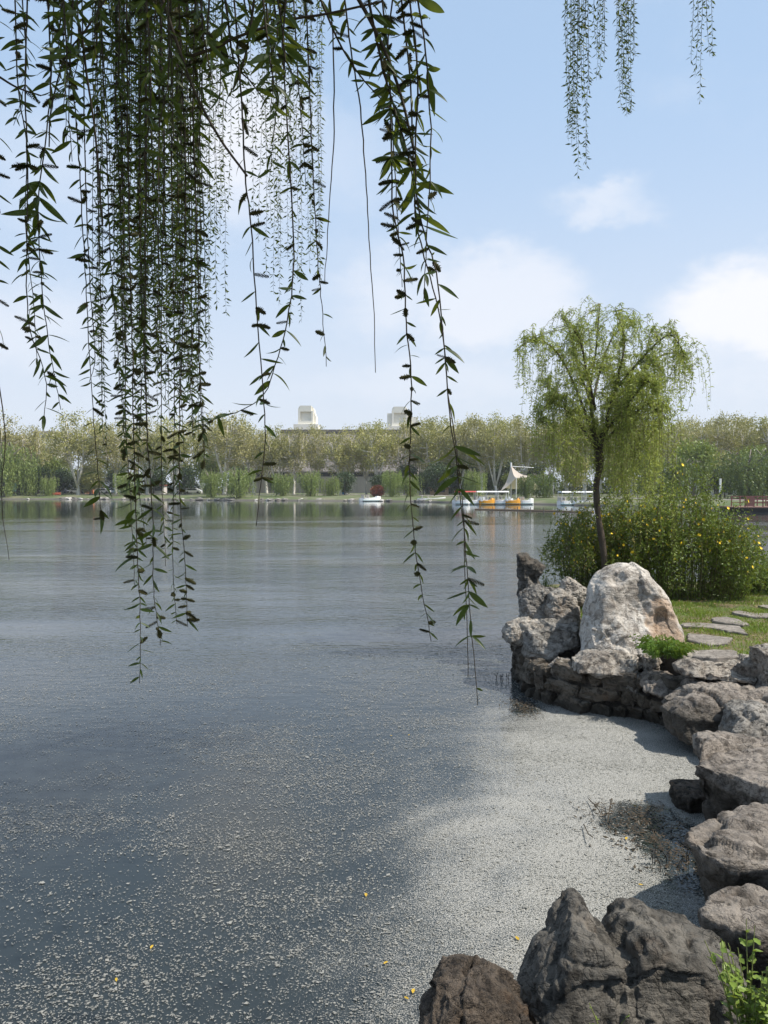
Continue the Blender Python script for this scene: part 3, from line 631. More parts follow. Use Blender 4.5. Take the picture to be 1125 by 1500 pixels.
def round_tree(seed, H=7.0, width=6.0, clumps=70, per=70, leaf=0.3, trunk_h=0.22):
    """broad evergreen: clumped crown on a short trunk"""
    r = random.Random(seed); g = np.random.default_rng(seed); tubes = [([(0, 0, -0.4), (0.05, 0, H * trunk_h), (0, 0.1, H * 0.55)], [0.22, 0.17, 0.08])]; C = []
    for i in range(clumps):
        d = Vector(g.normal(size=3)).normalized(); rad = r.uniform(0.55, 1.0)
        c = Vector((d.x * width / 2 * rad * 0.86, d.y * width / 2 * rad * 0.86, H * (0.56 + 0.38 * d.z * rad)))
        if i % 6 == 0: tubes.append(([(0, 0.05, H * 0.4), tuple(c * 0.6 + Vector((0, 0, H * .2))), tuple(c)], [0.08, 0.05, 0.02]))
        s = width * r.uniform(0.07, 0.14); C.append(np.array(c) + g.normal(size=(per, 3)) * np.array([s, s, s * 0.7]))
    v, f = crown_cards(np.concatenate(C), leaf, g, 0.4, 0.75)
    return skel_mesh(tubes, 5), mesh_np('crown', v, f)
M['bark_pale'] = plain('plane_bark', (0.62, 0.58, 0.51), 0.85, 0.35, 1.6)
M['bark_grey'] = plain('grey_bark', (0.17, 0.145, 0.12), 0.9, 0.3, 2.0)
M['leaf_plane'] = leafmat('plane_leaves', (0.25, 0.235, 0.085), (0.43, 0.39, 0.155), 0.25, 0.25)
M['leaf_plane_g'] = leafmat('plane_leaves_greener', (0.24, 0.245, 0.07), (0.41, 0.38, 0.125), 0.25, 0.25)
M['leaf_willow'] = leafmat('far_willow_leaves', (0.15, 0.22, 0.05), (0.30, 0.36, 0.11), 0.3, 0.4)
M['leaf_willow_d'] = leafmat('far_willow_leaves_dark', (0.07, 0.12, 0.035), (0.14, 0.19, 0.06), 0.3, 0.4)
M['leaf_dark'] = leafmat('evergreen_leaves', (0.022, 0.05, 0.018), (0.06, 0.10, 0.035), 0.12, 0.4)
M['leaf_bright'] = leafmat('fresh_leaves', (0.12, 0.18, 0.03), (0.24, 0.29, 0.06), 0.25, 0.4)
PL = [plane_tree(100 + i, 17, 11 + (i % 3), 4 + (i % 2), (0.25, 0.12, 0.3, 0.2)[i]) for i in range(4)]
WI = [weeping_tree(200 + i, 6.0, 6.6) for i in range(3)]
RT = [round_tree(300 + i) for i in range(3)]
def put_tree(kind, var, px, D, ytop, baseH, label, group, leafm, barkm, rot, wide=1.0, name='tree', zb=0.8):
    x = PD(px, 714, D).x; ztop = CAM_H + (HOR - ytop) / F_PX * D; s = (ztop - zb) / baseH
    o = thing(name, label, 'tree', (x, D, zb), rot, group, (s * wide, s * wide, s))
    for nm, me, mt in (('trunk', kind[var][0], barkm), ('crown', kind[var][1], leafm)):
        p = bpy.data.objects.new(nm, me); COL.objects.link(p); p.parent = o
        if not me.materials: me.materials.append(None)
        p.material_slots[0].link = 'OBJECT'; p.material_slots[0].material = mt
    return o
PH = [max(get_co(t_[1])[:, 2]) for t_ in PL]; WH = [max(get_co(t_[1])[:, 2]) for t_ in WI]; RH = [max(get_co(t_[1])[:, 2]) for t_ in RT]
def ordinal(i):
    w_ = ['first','second','third','fourth','fifth','sixth','seventh','eighth','ninth','tenth','eleventh','twelfth','thirteenth','fourteenth','fifteenth','sixteenth','seventeenth','eighteenth','nineteenth','twentieth',
          'twenty-first','twenty-second','twenty-third','twenty-fourth','twenty-fifth','twenty-sixth','twenty-seventh','twenty-eighth','twenty-ninth','thirtieth','thirty-first','thirty-second','thirty-third','thirty-fourth','thirty-fifth']
    return w_[i]
rr_ = random.Random(77)
front = [(-70,186,602),(-8,184,598),(40,190,622),(108,181,601),(165,184,603),(212,186,610),(262,183,606),(326,182,598),(368,186,612),(408,184,622),(436,182,620),(466,186,616),(492,183,624),(512,184,618),(538,188,610),(560,180,612),(586,183,614),(616,186,610),(642,180,606),(672,176,603),(702,174,601),(732,172,604),(768,170,604),(805,168,606),(850,166,604),(900,165,606),(950,162,610),(1000,158,607),(1042,150,602),(1082,150,604),(1118,148,602),(1160,146,600),(1215,150,604)]
for i, (px, D, yt) in enumerate(front):
    yt += rr_.uniform(-5, 9); px += rr_.uniform(-7, 7)
    vr = 1 if i in (3, 6) else (i * 7 + 2) % 4
    put_tree(PL, vr, px, D, yt, PH[vr], 'tall pale-trunked plane tree, %s from the left in the front row' % ordinal(i), 'front row of plane trees across the lake',
             M['leaf_plane'] if i % 3 else M['leaf_plane_g'], M['bark_pale'], rr_.uniform(0, 6.28), (0.88 if 400 < px < 630 else 0.97) * rr_.uniform(.78, 1.12), 'plane_tree')
back = [(-40,212,606),(65,214,612),(140,210,607),(190,212,609),(235,208,608),(295,210,604),(345,212,606),(390,215,622),(655,200,609),(690,198,606),(720,196,606),(752,195,606),(790,192,606),(830,190,606),(880,190,608),(925,188,608),(975,186,610),(1022,176,608),(1062,175,605),(1100,172,605),(1140,170,604)]
for i, (px, D, yt) in enumerate(back):
    yt += rr_.uniform(-3, 14)
    vr = (i * 5 + 1) % 4
    put_tree(PL, vr, px, D, yt, PH[vr], 'plane tree %s from the left in the hazier back row' % ordinal(i), 'back row of plane trees across the lake', M['leaf_plane'] if i % 2 else M['leaf_plane_g'], M['bark_pale'], rr_.uniform(0, 6.28), rr_.uniform(.9, 1.15), 'plane_tree')
wil = [(2,170,640,'at the left picture edge by the water',.8,0),(38,176,664,'over the green notice board',1.0,0),(72,174,690,'small and thin beside the black van',.8,0),(190,174,690,'behind the dense hanging foreground twigs',1.1,0),(312,158,687,'left of a pair on the waterline',.9,0),(342,155,684,'broad, right of a pair trailing to the water',1.15,0),
       (418,160,689,'left of a pair before the grey roof',1.0,0),(449,160,689,'right of a pair before the grey roof',1.0,0),(483,162,699,'small, alone left of the dark round tree',.9,0),(578,152,688,'spreading wide between two white boats',1.0,0),(600,152,690,'right half of the wide clump',1.0,0),
       (697,150,688,'behind the moored pedal boats',.9,0),(768,132,698,'dark and low in front of the sail roof',1.1,1),(800,128,690,'dark, behind the young willow trunk',1.1,1),(1090,112,652,'large and dark behind the red railed barge',1.15,1),(1130,116,650,'large and dark cut by the right edge',1.1,1),(985,112,668,'half hidden behind the flowering bush',1.0,1)]
for i, (px, D, yt, lb, wd_, dk) in enumerate(wil):
    v_ = i % 3; px += rr_.uniform(-6, 6); yt += rr_.uniform(-5, 6); D = max(D, shore_y(PD(px, 714, D).x) + 3)
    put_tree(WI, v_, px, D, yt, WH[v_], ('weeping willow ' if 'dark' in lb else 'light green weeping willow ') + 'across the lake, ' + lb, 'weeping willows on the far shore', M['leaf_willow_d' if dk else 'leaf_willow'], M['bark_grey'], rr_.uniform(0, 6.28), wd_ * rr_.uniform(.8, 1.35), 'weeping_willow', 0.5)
rnd = [(20,200,668,2,'bright, below the pale apartment block'),(55,196,653,0,'bright, left of white forked trunk'),(53,184,674,1,'dark, behind the thin willow left'),(84,198,664,0,'bright, close left of the white forked trunk'),(92,188,682,1,'dark, right at the black van'),(132,188,672,2,'olive, right of the white forked trunk'),(135,182,686,2,'low olive one by orange kiosk'),
       (170,198,675,1,'dark, behind hanging twigs, westernmost'),(405,176,690,1,'dark, under the left end of the grey roof'),(452,178,694,1,'low and dark behind the pair before grey roof'),(596,180,676,1,'dark, between wide willow clump and plane trunks'),(688,180,672,1,'dark, above the willow behind pedal boats'),(735,182,668,1,'tall dark one left over the sail roof'),(782,176,672,1,'dark, right over the sail roof'),(118,196,680,1,'dark, directly right of white forked trunk'),(25,192,684,1,'low and dark behind the green notice board'),(225,200,672,1,'dark, over the white kiosk'),(270,196,670,1,'dark, left of the pair of willows'),(308,190,657,0,'bright, above the pair of willows'),(350,196,676,1,'dark, right above the broad willow'),
       (505,172,685,1,'round and dark, alone before the grey wall'),(556,176,692,1,'dark, tucked left of the wide willow clump'),(640,170,672,1,'largest dark one, right of wide willow clump'),(668,184,645,1,'tall and dark among pale trunks'),(620,178,690,1,'dark, behind the flat white boat'),(714,176,690,1,'dark, left of the sail roof'),(750,176,686,0,'bright, peeping over the sail roof'),
       (840,150,660,2,'olive, behind the young willow'),(905,140,655,2,'olive, right behind the young willow crown'),(950,130,650,0,'fresh, left of the yellow green tree'),(1016,124,637,0,'yellow green rounded, right of the young willow'),(1062,128,676,1,'dark, behind the white lamp post'),(1105,140,640,0,'fresh yellow green behind the large dark willow'),(1050,140,655,2,'olive, between the yellow green tree and dark willow')]
for i, (px, D, yt, ty, lb) in enumerate(rnd):
    v_ = i % 3
    put_tree(RT, v_, px, D, yt, RH[v_], 'leafy park tree across the lake, ' + lb, 'broad leafy trees on the far bank', M[('leaf_bright', 'leaf_dark', 'leaf_plane_g')[ty]], M['bark_grey'], rr_.uniform(0, 6.28), (1.0 if yt > 665 else .78), 'broadleaf_tree')
# clipped hedges closing the view under the crowns
hg = np.random.default_rng(8)
for i, (pa, pb, D, hh, lb) in enumerate(((-120, 60, 215, 4.2, 'at far left under the apartment block'), (62, 205, 214, 4.0, 'behind the parked cars'), (207, 352, 216, 4.2, 'behind the white kiosk'), (622, 745, 206, 4.5, 'behind the pedal boats'), (748, 905, 200, 4.5, 'behind the sail roof'), (908, 1010, 190, 4.5, 'right of the young willow'), (1012, 1240, 180, 4.2, 'behind the barge'))):
    xa, xb = PD(pa, 714, D).x, PD(pb, 714, D).x; n = int((xb - xa) * 150); c = hg.uniform(size=(n, 3)) * np.array([xb - xa, 2.6, 1]) - np.array([(xb - xa) / 2, 1.3, 0])
    c[:, 2] *= hh * (0.75 + 0.25 * np.sin(c[:, 0] * 0.8 + i)); v, f = crown_cards(c, 0.5, hg, 0.3, 0.8)
    tag(add('hedge', mesh_np('hedge', v, f), M['leaf_dark'], None, ((xa + xb) / 2, D, 0.85)), 'dark green hedge under the far trees, ' + lb, 'hedge', 'hedges across the lake')

# ---- museum with the great tiled roof and two pale roof lanterns
def WX(px, D): return PD(px, 714, D).x
def WZ(py, D): return CAM_H + (HOR - py) / F_PX * D
D = 232.0
bd = thing('museum_building', 'vast grey tiled roof building with two cream roof lanterns behind the plane trees', 'building', (WX(530, D), D, 0.9))
bx, bz = bd.location.x, 0.9
def L(px): return WX(px, D) - bx
def Z(py): return WZ(py, D) - bz
M['cream'] = plain('cream_render', (0.80, 0.765, 0.67), 0.8, 0.05, 0.5); M['bstone'] = plain('building_stone', (0.37, 0.325, 0.285), 0.85, 0.15, 0.3)
M['dglass'] = plain('dark_glass', (0.03, 0.035, 0.04), 0.12, 0.2, 1.0); M['white'] = plain('white_paint', (0.78, 0.78, 0.76), 0.45, 0.05, 1.5)
m, t, out = mat('roof_tiles'); co = t.new('ShaderNodeTexCoord').outputs['Object']
wv_ = t.new('ShaderNodeTexWave', {'Vector': co, 'Scale': 1.4, 'Distortion': 0.6, 'Detail': 2.0}, bands_direction='Z').outputs['Fac']
c = t.mix(t.noise(co, 0.5, 6, .65), (0.155, 0.135, 0.125), (0.25, 0.22, 0.205)); c = t.mix(t.math('MULTIPLY', wv_, .35), c, (0.11, 0.098, 0.092))
t.l.new(t.new('ShaderNodeBsdfPrincipled', {'Base Color': c, 'Roughness': 0.75}).outputs[0], out.inputs[0]); M['roof'] = m
MB().quadbox(L(352), L(735), 0.0, 30, 0, Z(698)).build('wall', M['bstone'], bd)
rw = MB().quadbox(L(352), L(735), 0.8, 30, Z(698), Z(692)).build('window_band', M['dglass'], bd)
for i in range(24):
    MB().quadbox(L(356 + i * 16), L(357.3 + i * 16), 0.5, 0.9, Z(698), Z(692)).build('mullion', M['bstone'], rw)
e0, e1, r0_, r1_ = L(346), L(742), L(408), L(722)
ro = MB().loft([[(e0, -1.2, Z(692)), (e1, -1.2, Z(692)), (e1, 33, Z(692)), (e0, 33, Z(692))], [(e0, -1.2, Z(690.5)), (e1, -1.2, Z(690.5)), (e1, 33, Z(690.5)), (e0, 33, Z(690.5))],
                [(r0_, 8.5, Z(634) * 1.035), (r1_, 8.5, Z(634) * 1.035), (r1_, 24, Z(634) * 1.035), (r0_, 24, Z(634) * 1.035)]]).build('roof', M['roof'], bd)
MB().quadbox(r0_ - .4, r1_ + .4, 8.0, 24.5, Z(634) * 1.035, Z(634) * 1.035 + 0.9).build('ridge_cap', plain('ridge', (0.13, 0.11, 0.10)), ro)
for i in range(21):
    x = L(362 + 18 * i); MB().quadbox(x, x + .5, -0.35, 0.0, 0, Z(698.3)).build('pilaster', M['bstone'], bd)
for j, (pa, pb, yt) in enumerate(((437, 463, 594.5), (574, 601, 596))):
    D2 = 246.0; sc = D2 / D
    def L2(px): return WX(px, D2) - bx
    def Z2(py): return WZ(py, D2) - bz
    x0_, x1_, zt, zb_ = L2(pa), L2(pb), Z2(yt), Z2(636); wd_ = x1_ - x0_; y0_ = D2 - D
    rcap = wd_ * 0.22
    prof = [(x0_, zb_), (x1_, zb_), (x1_, zt - wd_ * .62), (x1_ - wd_ * .1, zt - rcap * 1.6), (x1_ - wd_ * .16, zt - rcap * .5), (x1_ - wd_ * .26, zt), (x0_ + wd_ * .1, zt), (x0_ + wd_ * .03, zt - wd_ * .06), (x0_, zt - wd_ * .16)]
    fr = MB(); fx0, fx1, fz0, fz1 = x0_ + wd_ * .12, x1_ - wd_ * .26, zt - wd_ * .86, zt - wd_ * .34
    tw = MB().prism_y(prof, y0_ + 0.9, y0_ + 7).build('lantern', M['cream'], bd)
    # front frame round a sunk panel
    fp = [(x0_, zb_), (x1_, zb_), (x1_, zt - wd_ * .62), (x1_ - wd_ * .1, zt - rcap * 1.6), (x1_ - wd_ * .16, zt - rcap * .5), (x1_ - wd_ * .26, zt), (x0_ + wd_ * .1, zt), (x0_ + wd_ * .03, zt - wd_ * .06), (x0_, zt - wd_ * .16)]
    MB().quadbox(x0_, fx0, y0_, y0_ + .9, zb_, zt - wd_ * .16).quadbox(fx1, x1_ - wd_ * .16, y0_, y0_ + .9, zb_, zt - wd_ * .3).quadbox(fx0, fx1, y0_, y0_ + .9, fz1, zt - .02).quadbox(fx0, fx1, y0_, y0_ + .9, zb_, fz0).build('frame', M['cream'], tw)
    MB().quadbox(x0_ - wd_ * .25, x1_ + wd_ * .12, y0_ - .7, y0_ + 8, zb_ - 1, zt - wd_ * 1.05).build('plinth', M['cream'], tw)
    if j:
        MB().quadbox(x0_ - wd_ * .25, x0_ - .02, y0_ + 1, y0_ + 7, zb_, zt - wd_ * .35).build('side_block', M['cream'], tw)
        MB().quadbox(x1_ + .02, x1_ + wd_ * .4, y0_ + 1, y0_ + 7, zb_, zt - wd_ * .55).build('side_block', M['cream'], tw)

def block(px0, px1, ytop, D, label, wallm, floors, cols, dep=14.0):
    x0_, x1_ = WX(px0, D), WX(px1, D); H_ = WZ(ytop, D) - 0.9; w_ = x1_ - x0_
    o = thing('apartment_building', label, 'building', ((x0_ + x1_) / 2, D, 0.9))
    wl_ = MB().quadbox(-w_/2, w_/2, 0, dep, 0, H_).build('wall', wallm, o)
    MB().quadbox(-w_/2 - .4, w_/2 + .4, -.4, dep + .4, H_, H_ + .5).build('roof', M['bstone'], o)
    fh, cw = H_ / floors, w_ / cols
    for a in range(floors):
        for b in range(cols):
            x = -w_/2 + cw * (b + .5); z = fh * (a + .5)
            wn = MB().quadbox(x - cw*.3, x + cw*.3, -.10, .05, z - fh*.3, z + fh*.3).build('window', M['white'], o)
            MB().quadbox(x - cw*.26, x - .05, -.14, -.09, z - fh*.26, z + fh*.26).quadbox(x + .05, x + cw*.26, -.14, -.09, z - fh*.26, z + fh*.26).build('pane', M['dglass'], wn)
    for a in range(1, floors): MB().quadbox(-w_/2, w_/2, -.3, 0, fh * a - .12, fh * a + .12).build('ledge', M['white'], o)
    return o
pk = plain('pinkish_render', (0.52, 0.45, 0.42), 0.85, 0.1, 0.4); wt = plain('pale_render', (0.62, 0.60, 0.57), 0.85, 0.08, 0.4)
block(-30, 34, 640, 250, 'pinkish pale apartment block behind trees at the left edge', pk, 6, 6)
block(50, 78, 634, 255, 'narrow pale block with dark windows left of the white forked tree', wt, 6, 3)
block(972, 1002, 637, 215, 'white block glimpsed right of the young willow crown', wt, 5, 3)
block(1045, 1118, 634, 225, 'long white block glimpsed behind trees at far right', wt, 5, 6)
block(668, 690, 648, 225, 'tan block glimpsed between trunks above the pedal boats', plain('tan_render', (0.50, 0.38, 0.26), .85), 5, 2)

# ---- sail roof
D = 140.0
sl = thing('sail_canopy', 'pale peaked fabric sail canopy behind the moored boats', 'canopy', (WX(755, D), D, 0.8)); bx = sl.location.x
pk_ = Vector((WX(750.5, D) - bx, 1.5, WZ(682, D) - .8)); edge = [Vector((WX(x, D) - bx, y, WZ(z, D) - .8)) for x, y, z in ((731, -1.5, 719), (752, -3, 700), (775, -1, 697), (795, 1, 716), (780, 5, 714), (742, 5, 714))]
sv, sf = [], []; n = 8
for i, a in enumerate(edge):
    b = edge[(i + 1) % len(edge)]; k0 = len(sv)
    for u in range(n + 1):
        for v_ in range(n + 1):
            q = a.lerp(b, v_ / n); dd = u / n; p = pk_.lerp(q, dd); sag = math.sin(math.pi * dd) * 0.9 + (math.sin(math.pi * v_ / n) * 0.35 * dd)
            sv.append((p.x, p.y, p.z - sag * (0.4 + 0.12 * (pk_.z - q.z))))
    for u in range(n):
        for v_ in range(n): sf.append((k0 + u*(n+1) + v_, k0 + (u+1)*(n+1) + v_, k0 + (u+1)*(n+1) + v_ + 1, k0 + u*(n+1) + v_ + 1))
add('membrane', mesh_np('membrane', sv, sf, True), leafmat('sail_cloth', (0.50, 0.43, 0.37), (0.58, 0.50, 0.43), 0.25, 0.1, .8), sl)
MB().tube([(pk_.x, pk_.y, 0), (pk_.x, pk_.y, pk_.z + .6)], .16, 8).build('mast', M['white'], sl)
MB().tube([(pk_.x, pk_.y, pk_.z - .1), (pk_.x + 4.2, pk_.y, pk_.z - .35)], .07, 6).build('boom', M['white'], sl)
for q in edge[1:4]: MB().tube([(q.x, q.y, -.2), (q.x, q.y, q.z)], .07, 6).build('pole', M['white'], sl)

# ---- boats
M['blue_trim'] = plain('teal_paint', (0.04, 0.16, 0.17), 0.4); M['orange'] = plain('orange_paint', (0.72, 0.33, 0.03), 0.45, .1); M['red'] = plain('red_paint', (0.50, 0.06, 0.05), 0.5, .15)
M['black'] = plain('black_paint', (0.02, 0.02, 0.022), 0.4); M['seat'] = plain('seat_plastic', (0.55, 0.50, 0.42), .6)
def boat(px, D, label, length=3.0, hullm='white', canopy=None, prow=True, rz=0.0, trim='blue_trim'):
    o = thing('pedal_boat', label, 'boat', (WX(px, D), D, 0.0), rz, 'boats moored on the far shore', (1.1, 1.1, 1.15)); h = length / 2
    rings = []
    for u in np.linspace(-1, 1, 9):
        wdt = 0.72 * (1 - abs(u) ** 3.2 * 0.75); zt = 0.55 + 0.25 * max(0, u) ** 2; rings.append([(u * h, -wdt * .7, -.12), (u * h, -wdt, .12), (u * h, -wdt * .95, zt), (u * h, wdt * .95, zt), (u * h, wdt, .12), (u * h, wdt * .7, -.12)])
    hl = MB().loft(rings).build('hull', M[hullm], o)
    MB().quadbox(-h * .8, h * .8, -.76, .76, .10, .17).build('rub_strip', M[trim], hl)
    for s in (-.1, -.55):
        MB().quadbox(h * s - .25, h * s + .2, -.55, .55, .45, .62).quadbox(h * s - .34, h * s - .22, -.55, .55, .45, 1.02).build('seat', M['seat'] if hullm == 'white' else M['white'], o)
    if prow: MB().loft([[(h*.55, -.5, .5), (h*.95, -.25, .55), (h*.95, .25, .55), (h*.55, .5, .5)], [(h*.6, -.3, .82), (h*.8, -.18, .85), (h*.8, .18, .85), (h*.6, .3, .82)]]).build('prow', M[hullm], o)
    if canopy:
        cp = MB().loft([[(-h*.75, -.72, 1.62), (h*.45, -.72, 1.62), (h*.45, .72, 1.62), (-h*.75, .72, 1.62)], [(-h*.7, -.62, 1.78), (h*.4, -.62, 1.78), (h*.4, .62, 1.78), (-h*.7, .62, 1.78)]]).build('canopy', M[canopy], o)
        for x in (-h*.7, h*.4):
            for y in (-.62, .62): MB().tube([(x, y, .4), (x, y, 1.64)], .03, 5).build('post', M['white'], o)
    return o
boat(542, 143, 'small white boat with raised prow beside the red shrub', 4.0, rz=.5)
boat(632, 138, 'long flat white boat left of the pedal boat row', 4.6, rz=0.05, prow=False, trim='white')
row = [(677, 'white', 'leftmost in the front row of moored pedal boats'), (694, 'white', 'white, second in the front row of pedal boats'), (713, 'orange', 'orange, left one in the row of pedal boats'), (733, 'white', 'white, between the two orange pedal boats'), (751, 'orange', 'orange, right one in the row of pedal boats'), (770, 'white', 'white, rightmost in the front row of pedal boats')]
for i, (px, hm, lb) in enumerate(row): boat(px, 116 + .4 * (i % 2), 'pedal boat ' + lb, 2.2, hm, rz=.12 * (i % 3 - 1))
for i, (px, cm) in enumerate(((676, 'red'), (690, 'red'), (706, 'white'), (722, 'white'), (738, 'white'), (830, 'white'), (848, 'white'), (866, 'white'))):
    boat(px, 119.5 if px < 800 else 112, 'canopied boat with %s roof, %s' % (cm, ['far left of the second row', 'second of the back row', 'third of the second row', 'fourth of the second row', 'right end of the back row', 'left of three behind the young willow', 'middle of three behind the young willow', 'right of three behind the young willow'][i]), 2.6, 'white', cm, False, rz=.1 * (i % 3))
# floating boom
fbm_a, fbm_b = P(696, 746.5, 0), P(870, 751, 0)
fl_ = thing('floating_boom', 'thin brown floating pole barrier in front of the pedal boats', 'barrier', (fbm_a.x, fbm_a.y, 0)); dv_ = fbm_b - fbm_a
MB().tube([(0, 0, .05), tuple(dv_ * .5 + Vector((0, .4, .07))), (dv_.x, dv_.y, .05)], .10, 6).build('pole', plain('bamboo', (0.24, 0.17, 0.11), .8), fl_)
for i in range(9):
    q = dv_ * ((i + .5) / 9); MB().tube([(q.x, q.y + .1, -.2), (q.x, q.y + .1, .42)], .05, 5).build('peg', M['bark_grey'], fl_)
# barge with red railing
D = 83.0
bg_ = thing('barge', 'black hulled landing barge with red railings at the right edge', 'boat', (WX(1110, D), D, 0)); bx = bg_.location.x
x0_, x1_ = WX(1064, D) - bx, WX(1190, D) - bx
MB().loft([[(x0_ + .6, -1.6, -.2), (x1_, -1.6, -.2), (x1_, 1.6, -.2), (x0_ + .6, 1.6, -.2)], [(x0_, -1.8, .42), (x1_, -1.8, .42), (x1_, 1.8, .42), (x0_, 1.8, .42)]]).build('hull', M['black'], bg_)
MB().quadbox(x0_ + .1, x1_, -1.75, 1.75, .42, .55).build('deck', plain('deck', (0.23, 0.13, 0.10), .8), bg_)
M['rail'] = plain('faded_red_paint', (0.19, 0.075, 0.062), .6, .2)
for i in range(8):
    x = x0_ + 1.3 + i * .95
    for y in (-1.6, 1.6): MB().quadbox(x - .05, x + .05, y - .05, y + .05, .55, 1.65).build('rail_post', M['rail'], bg_)
for z_ in (.95, 1.3, 1.62):
    for y in (-1.6, 1.6): MB().quadbox(x0_ + 1.3, x1_, y - .035, y + .035, z_ - .04, z_ + .04).build('rail', M['rail'], bg_)
MB().quadbox(x0_ + 1.3, x0_ + 2.2, -1.66, -1.62, .6, 1.6).quadbox(x0_ + 3.6, x1_, -1.66, -1.62, .6, 1.15).build('rail_panel', M['rail'], bg_)
# lamp posts, board, kiosks, benches
def lamp(px, D, ytop, label):
    o = thing('lamp_post', label, 'lamp post', (WX(px, D), D, .6)); H_ = WZ(ytop, D) - .6
    MB().tube([(0, 0, -.2), (0, 0, H_ * .4)], .13, 8).build('base', M['black'], o); MB().tube([(0, 0, H_ * .4), (0, 0, H_)], .15, 8).build('light_column', M['white'], o)
lamp(1055, 104, 701, 'white column lamp post left of the barge')
def board(px, D, ytop, w_, label, name='notice_board', face=(0.35, 0.55, 0.42), roof=True):
    o = thing(name, label, 'sign', (WX(px, D), D, .6)); H_ = WZ(ytop, D) - .6
    for s in (-1, 1): MB().quadbox(s * w_ / 2 - .06, s * w_ / 2 + .06, -.06, .06, -.2, H_ * .9).build('post', M['bark_grey'], o)
    MB().quadbox(-w_/2 + .07, w_/2 - .07, -.05, .05, H_ * .3, H_ * .86).build('panel', plain('panel_' + name, face, .5, .12, 2), o)
    if roof: MB().loft([[(-w_*.7, -.5, H_*.9), (w_*.7, -.5, H_*.9), (w_*.7, .5, H_*.9), (-w_*.7, .5, H_*.9)], [(-w_*.6, -.1, H_), (w_*.6, -.1, H_), (w_*.6, .1, H_), (-w_*.6, .1, H_)]]).build('roof', plain('board_roof', (.20, .09, .07), .8), o)
board(20.5, 178, 703.5, 1.3, 'green and white notice board with brown roof at far left')
board(32, 177, 709, .9, 'plain white board right of the green notice board', 'notice_board', (.6, .6, .58), False)
def bench(px, D, label, col):
    o = thing('bench', label, 'bench', (WX(px, D), D, .55)); mt = plain('bench_paint', col, .6)
    MB().quadbox(-.95, .95, -.25, .25, .40, .47).build('seat', mt, o); MB().quadbox(-.95, .95, .2, .26, .5, .95).build('backrest', mt, o)
    for s in (-.8, .8): MB().quadbox(s - .05, s + .05, -.2, .24, -.1, .4).build('leg', M['black'], o)
bench(82, 175, 'orange red bench on the far waterside left of white forked tree', (.52, .16, .09))
def kiosk(px, D, w_, H_, label, body, roofc, cat='kiosk'):
    o = thing('kiosk', label, cat, (WX(px, D), D, .85))
    MB().quadbox(-w_/2, w_/2, -w_/2, w_/2, -.1, H_).build('wall', plain('kiosk_wall', body, .7), o); MB().quadbox(-w_*.6, w_*.6, -w_*.6, w_*.6, H_, H_ + .25).build('roof', plain('kiosk_roof', roofc, .7), o)
    MB().quadbox(-w_*.3, w_*.3, -w_/2 - .06, -w_/2 + .02, H_*.4, H_*.8).build('window', M['dglass'], o)
kiosk(131.5, 202, 1.9, 1.9, 'small orange kiosk right of the white forked tree', (.55, .17, .05), (.4, .12, .05))
kiosk(234, 202, 3.0, 2.2, 'white kiosk with red front seen between hanging twigs', (.62, .58, .56), (.35, .10, .08))
kiosk(643, 176, 4.0, 1.6, 'low tan kiosk with brown roof right of the wide willow', (.45, .30, .18), (.22, .11, .08))
kiosk(504, 190, 1.5, 1.4, 'bright blue box under the round dark tree', (.03, .20, .42), (.03, .16, .35), 'box')
def car(px, D, label, col, van=False, rz=0.0):
    o = thing('parked_van' if van else 'parked_car', label, 'van' if van else 'car', (WX(px, D), D, .93), rz, 'vehicles parked behind the far trees'); H_ = 1.9 if van else 1.42; pm = plain('car_paint', col, .3, .03)
    pr = [(-2.2, .35), (2.2, .35), (2.25, .75), (1.9, .95), (1.35 if van else .9, H_ * .98), (-1.9 if van else -1.2, H_), (-2.15, .95)]
    MB().prism_y(pr, -.86, .86).build('body', pm, o)
    for s in (-.88, .87): MB().prism_y([(-1.75 if van else -1.5, 1.0), (1.45 if van else 1.2, 1.0), (1.1 if van else .75, H_ * .93), (-1.65 if van else -1.1, H_ * .93)], s, s + .01).build('side_window', M['dglass'], o)
    for x in (-1.35, 1.4):
        for s in (-.9, .7): MB().prism_y([(x + .34 * math.cos(k * .5236), .34 + .34 * math.sin(k * .5236)) for k in range(12)], s, s + .2).build('wheel', M['black'], o)
car(87, 199, 'black van parked left of the white forked trunk', (.02, .02, .025), True)
car(114, 202, 'silver car parked just right of white forked trunk', (.5, .5, .52)); car(150, 203, 'white car parked right of the orange kiosk', (.65, .65, .66)); car(163, 204, 'grey blue car partly behind thin trunk, left of hanging twigs', (.25, .32, .42))
car(283, 202, 'white car parked in shade left of the willow pair', (.62, .62, .62)); car(268, 203, 'silver car parked beside the white car in shade', (.42, .42, .45))
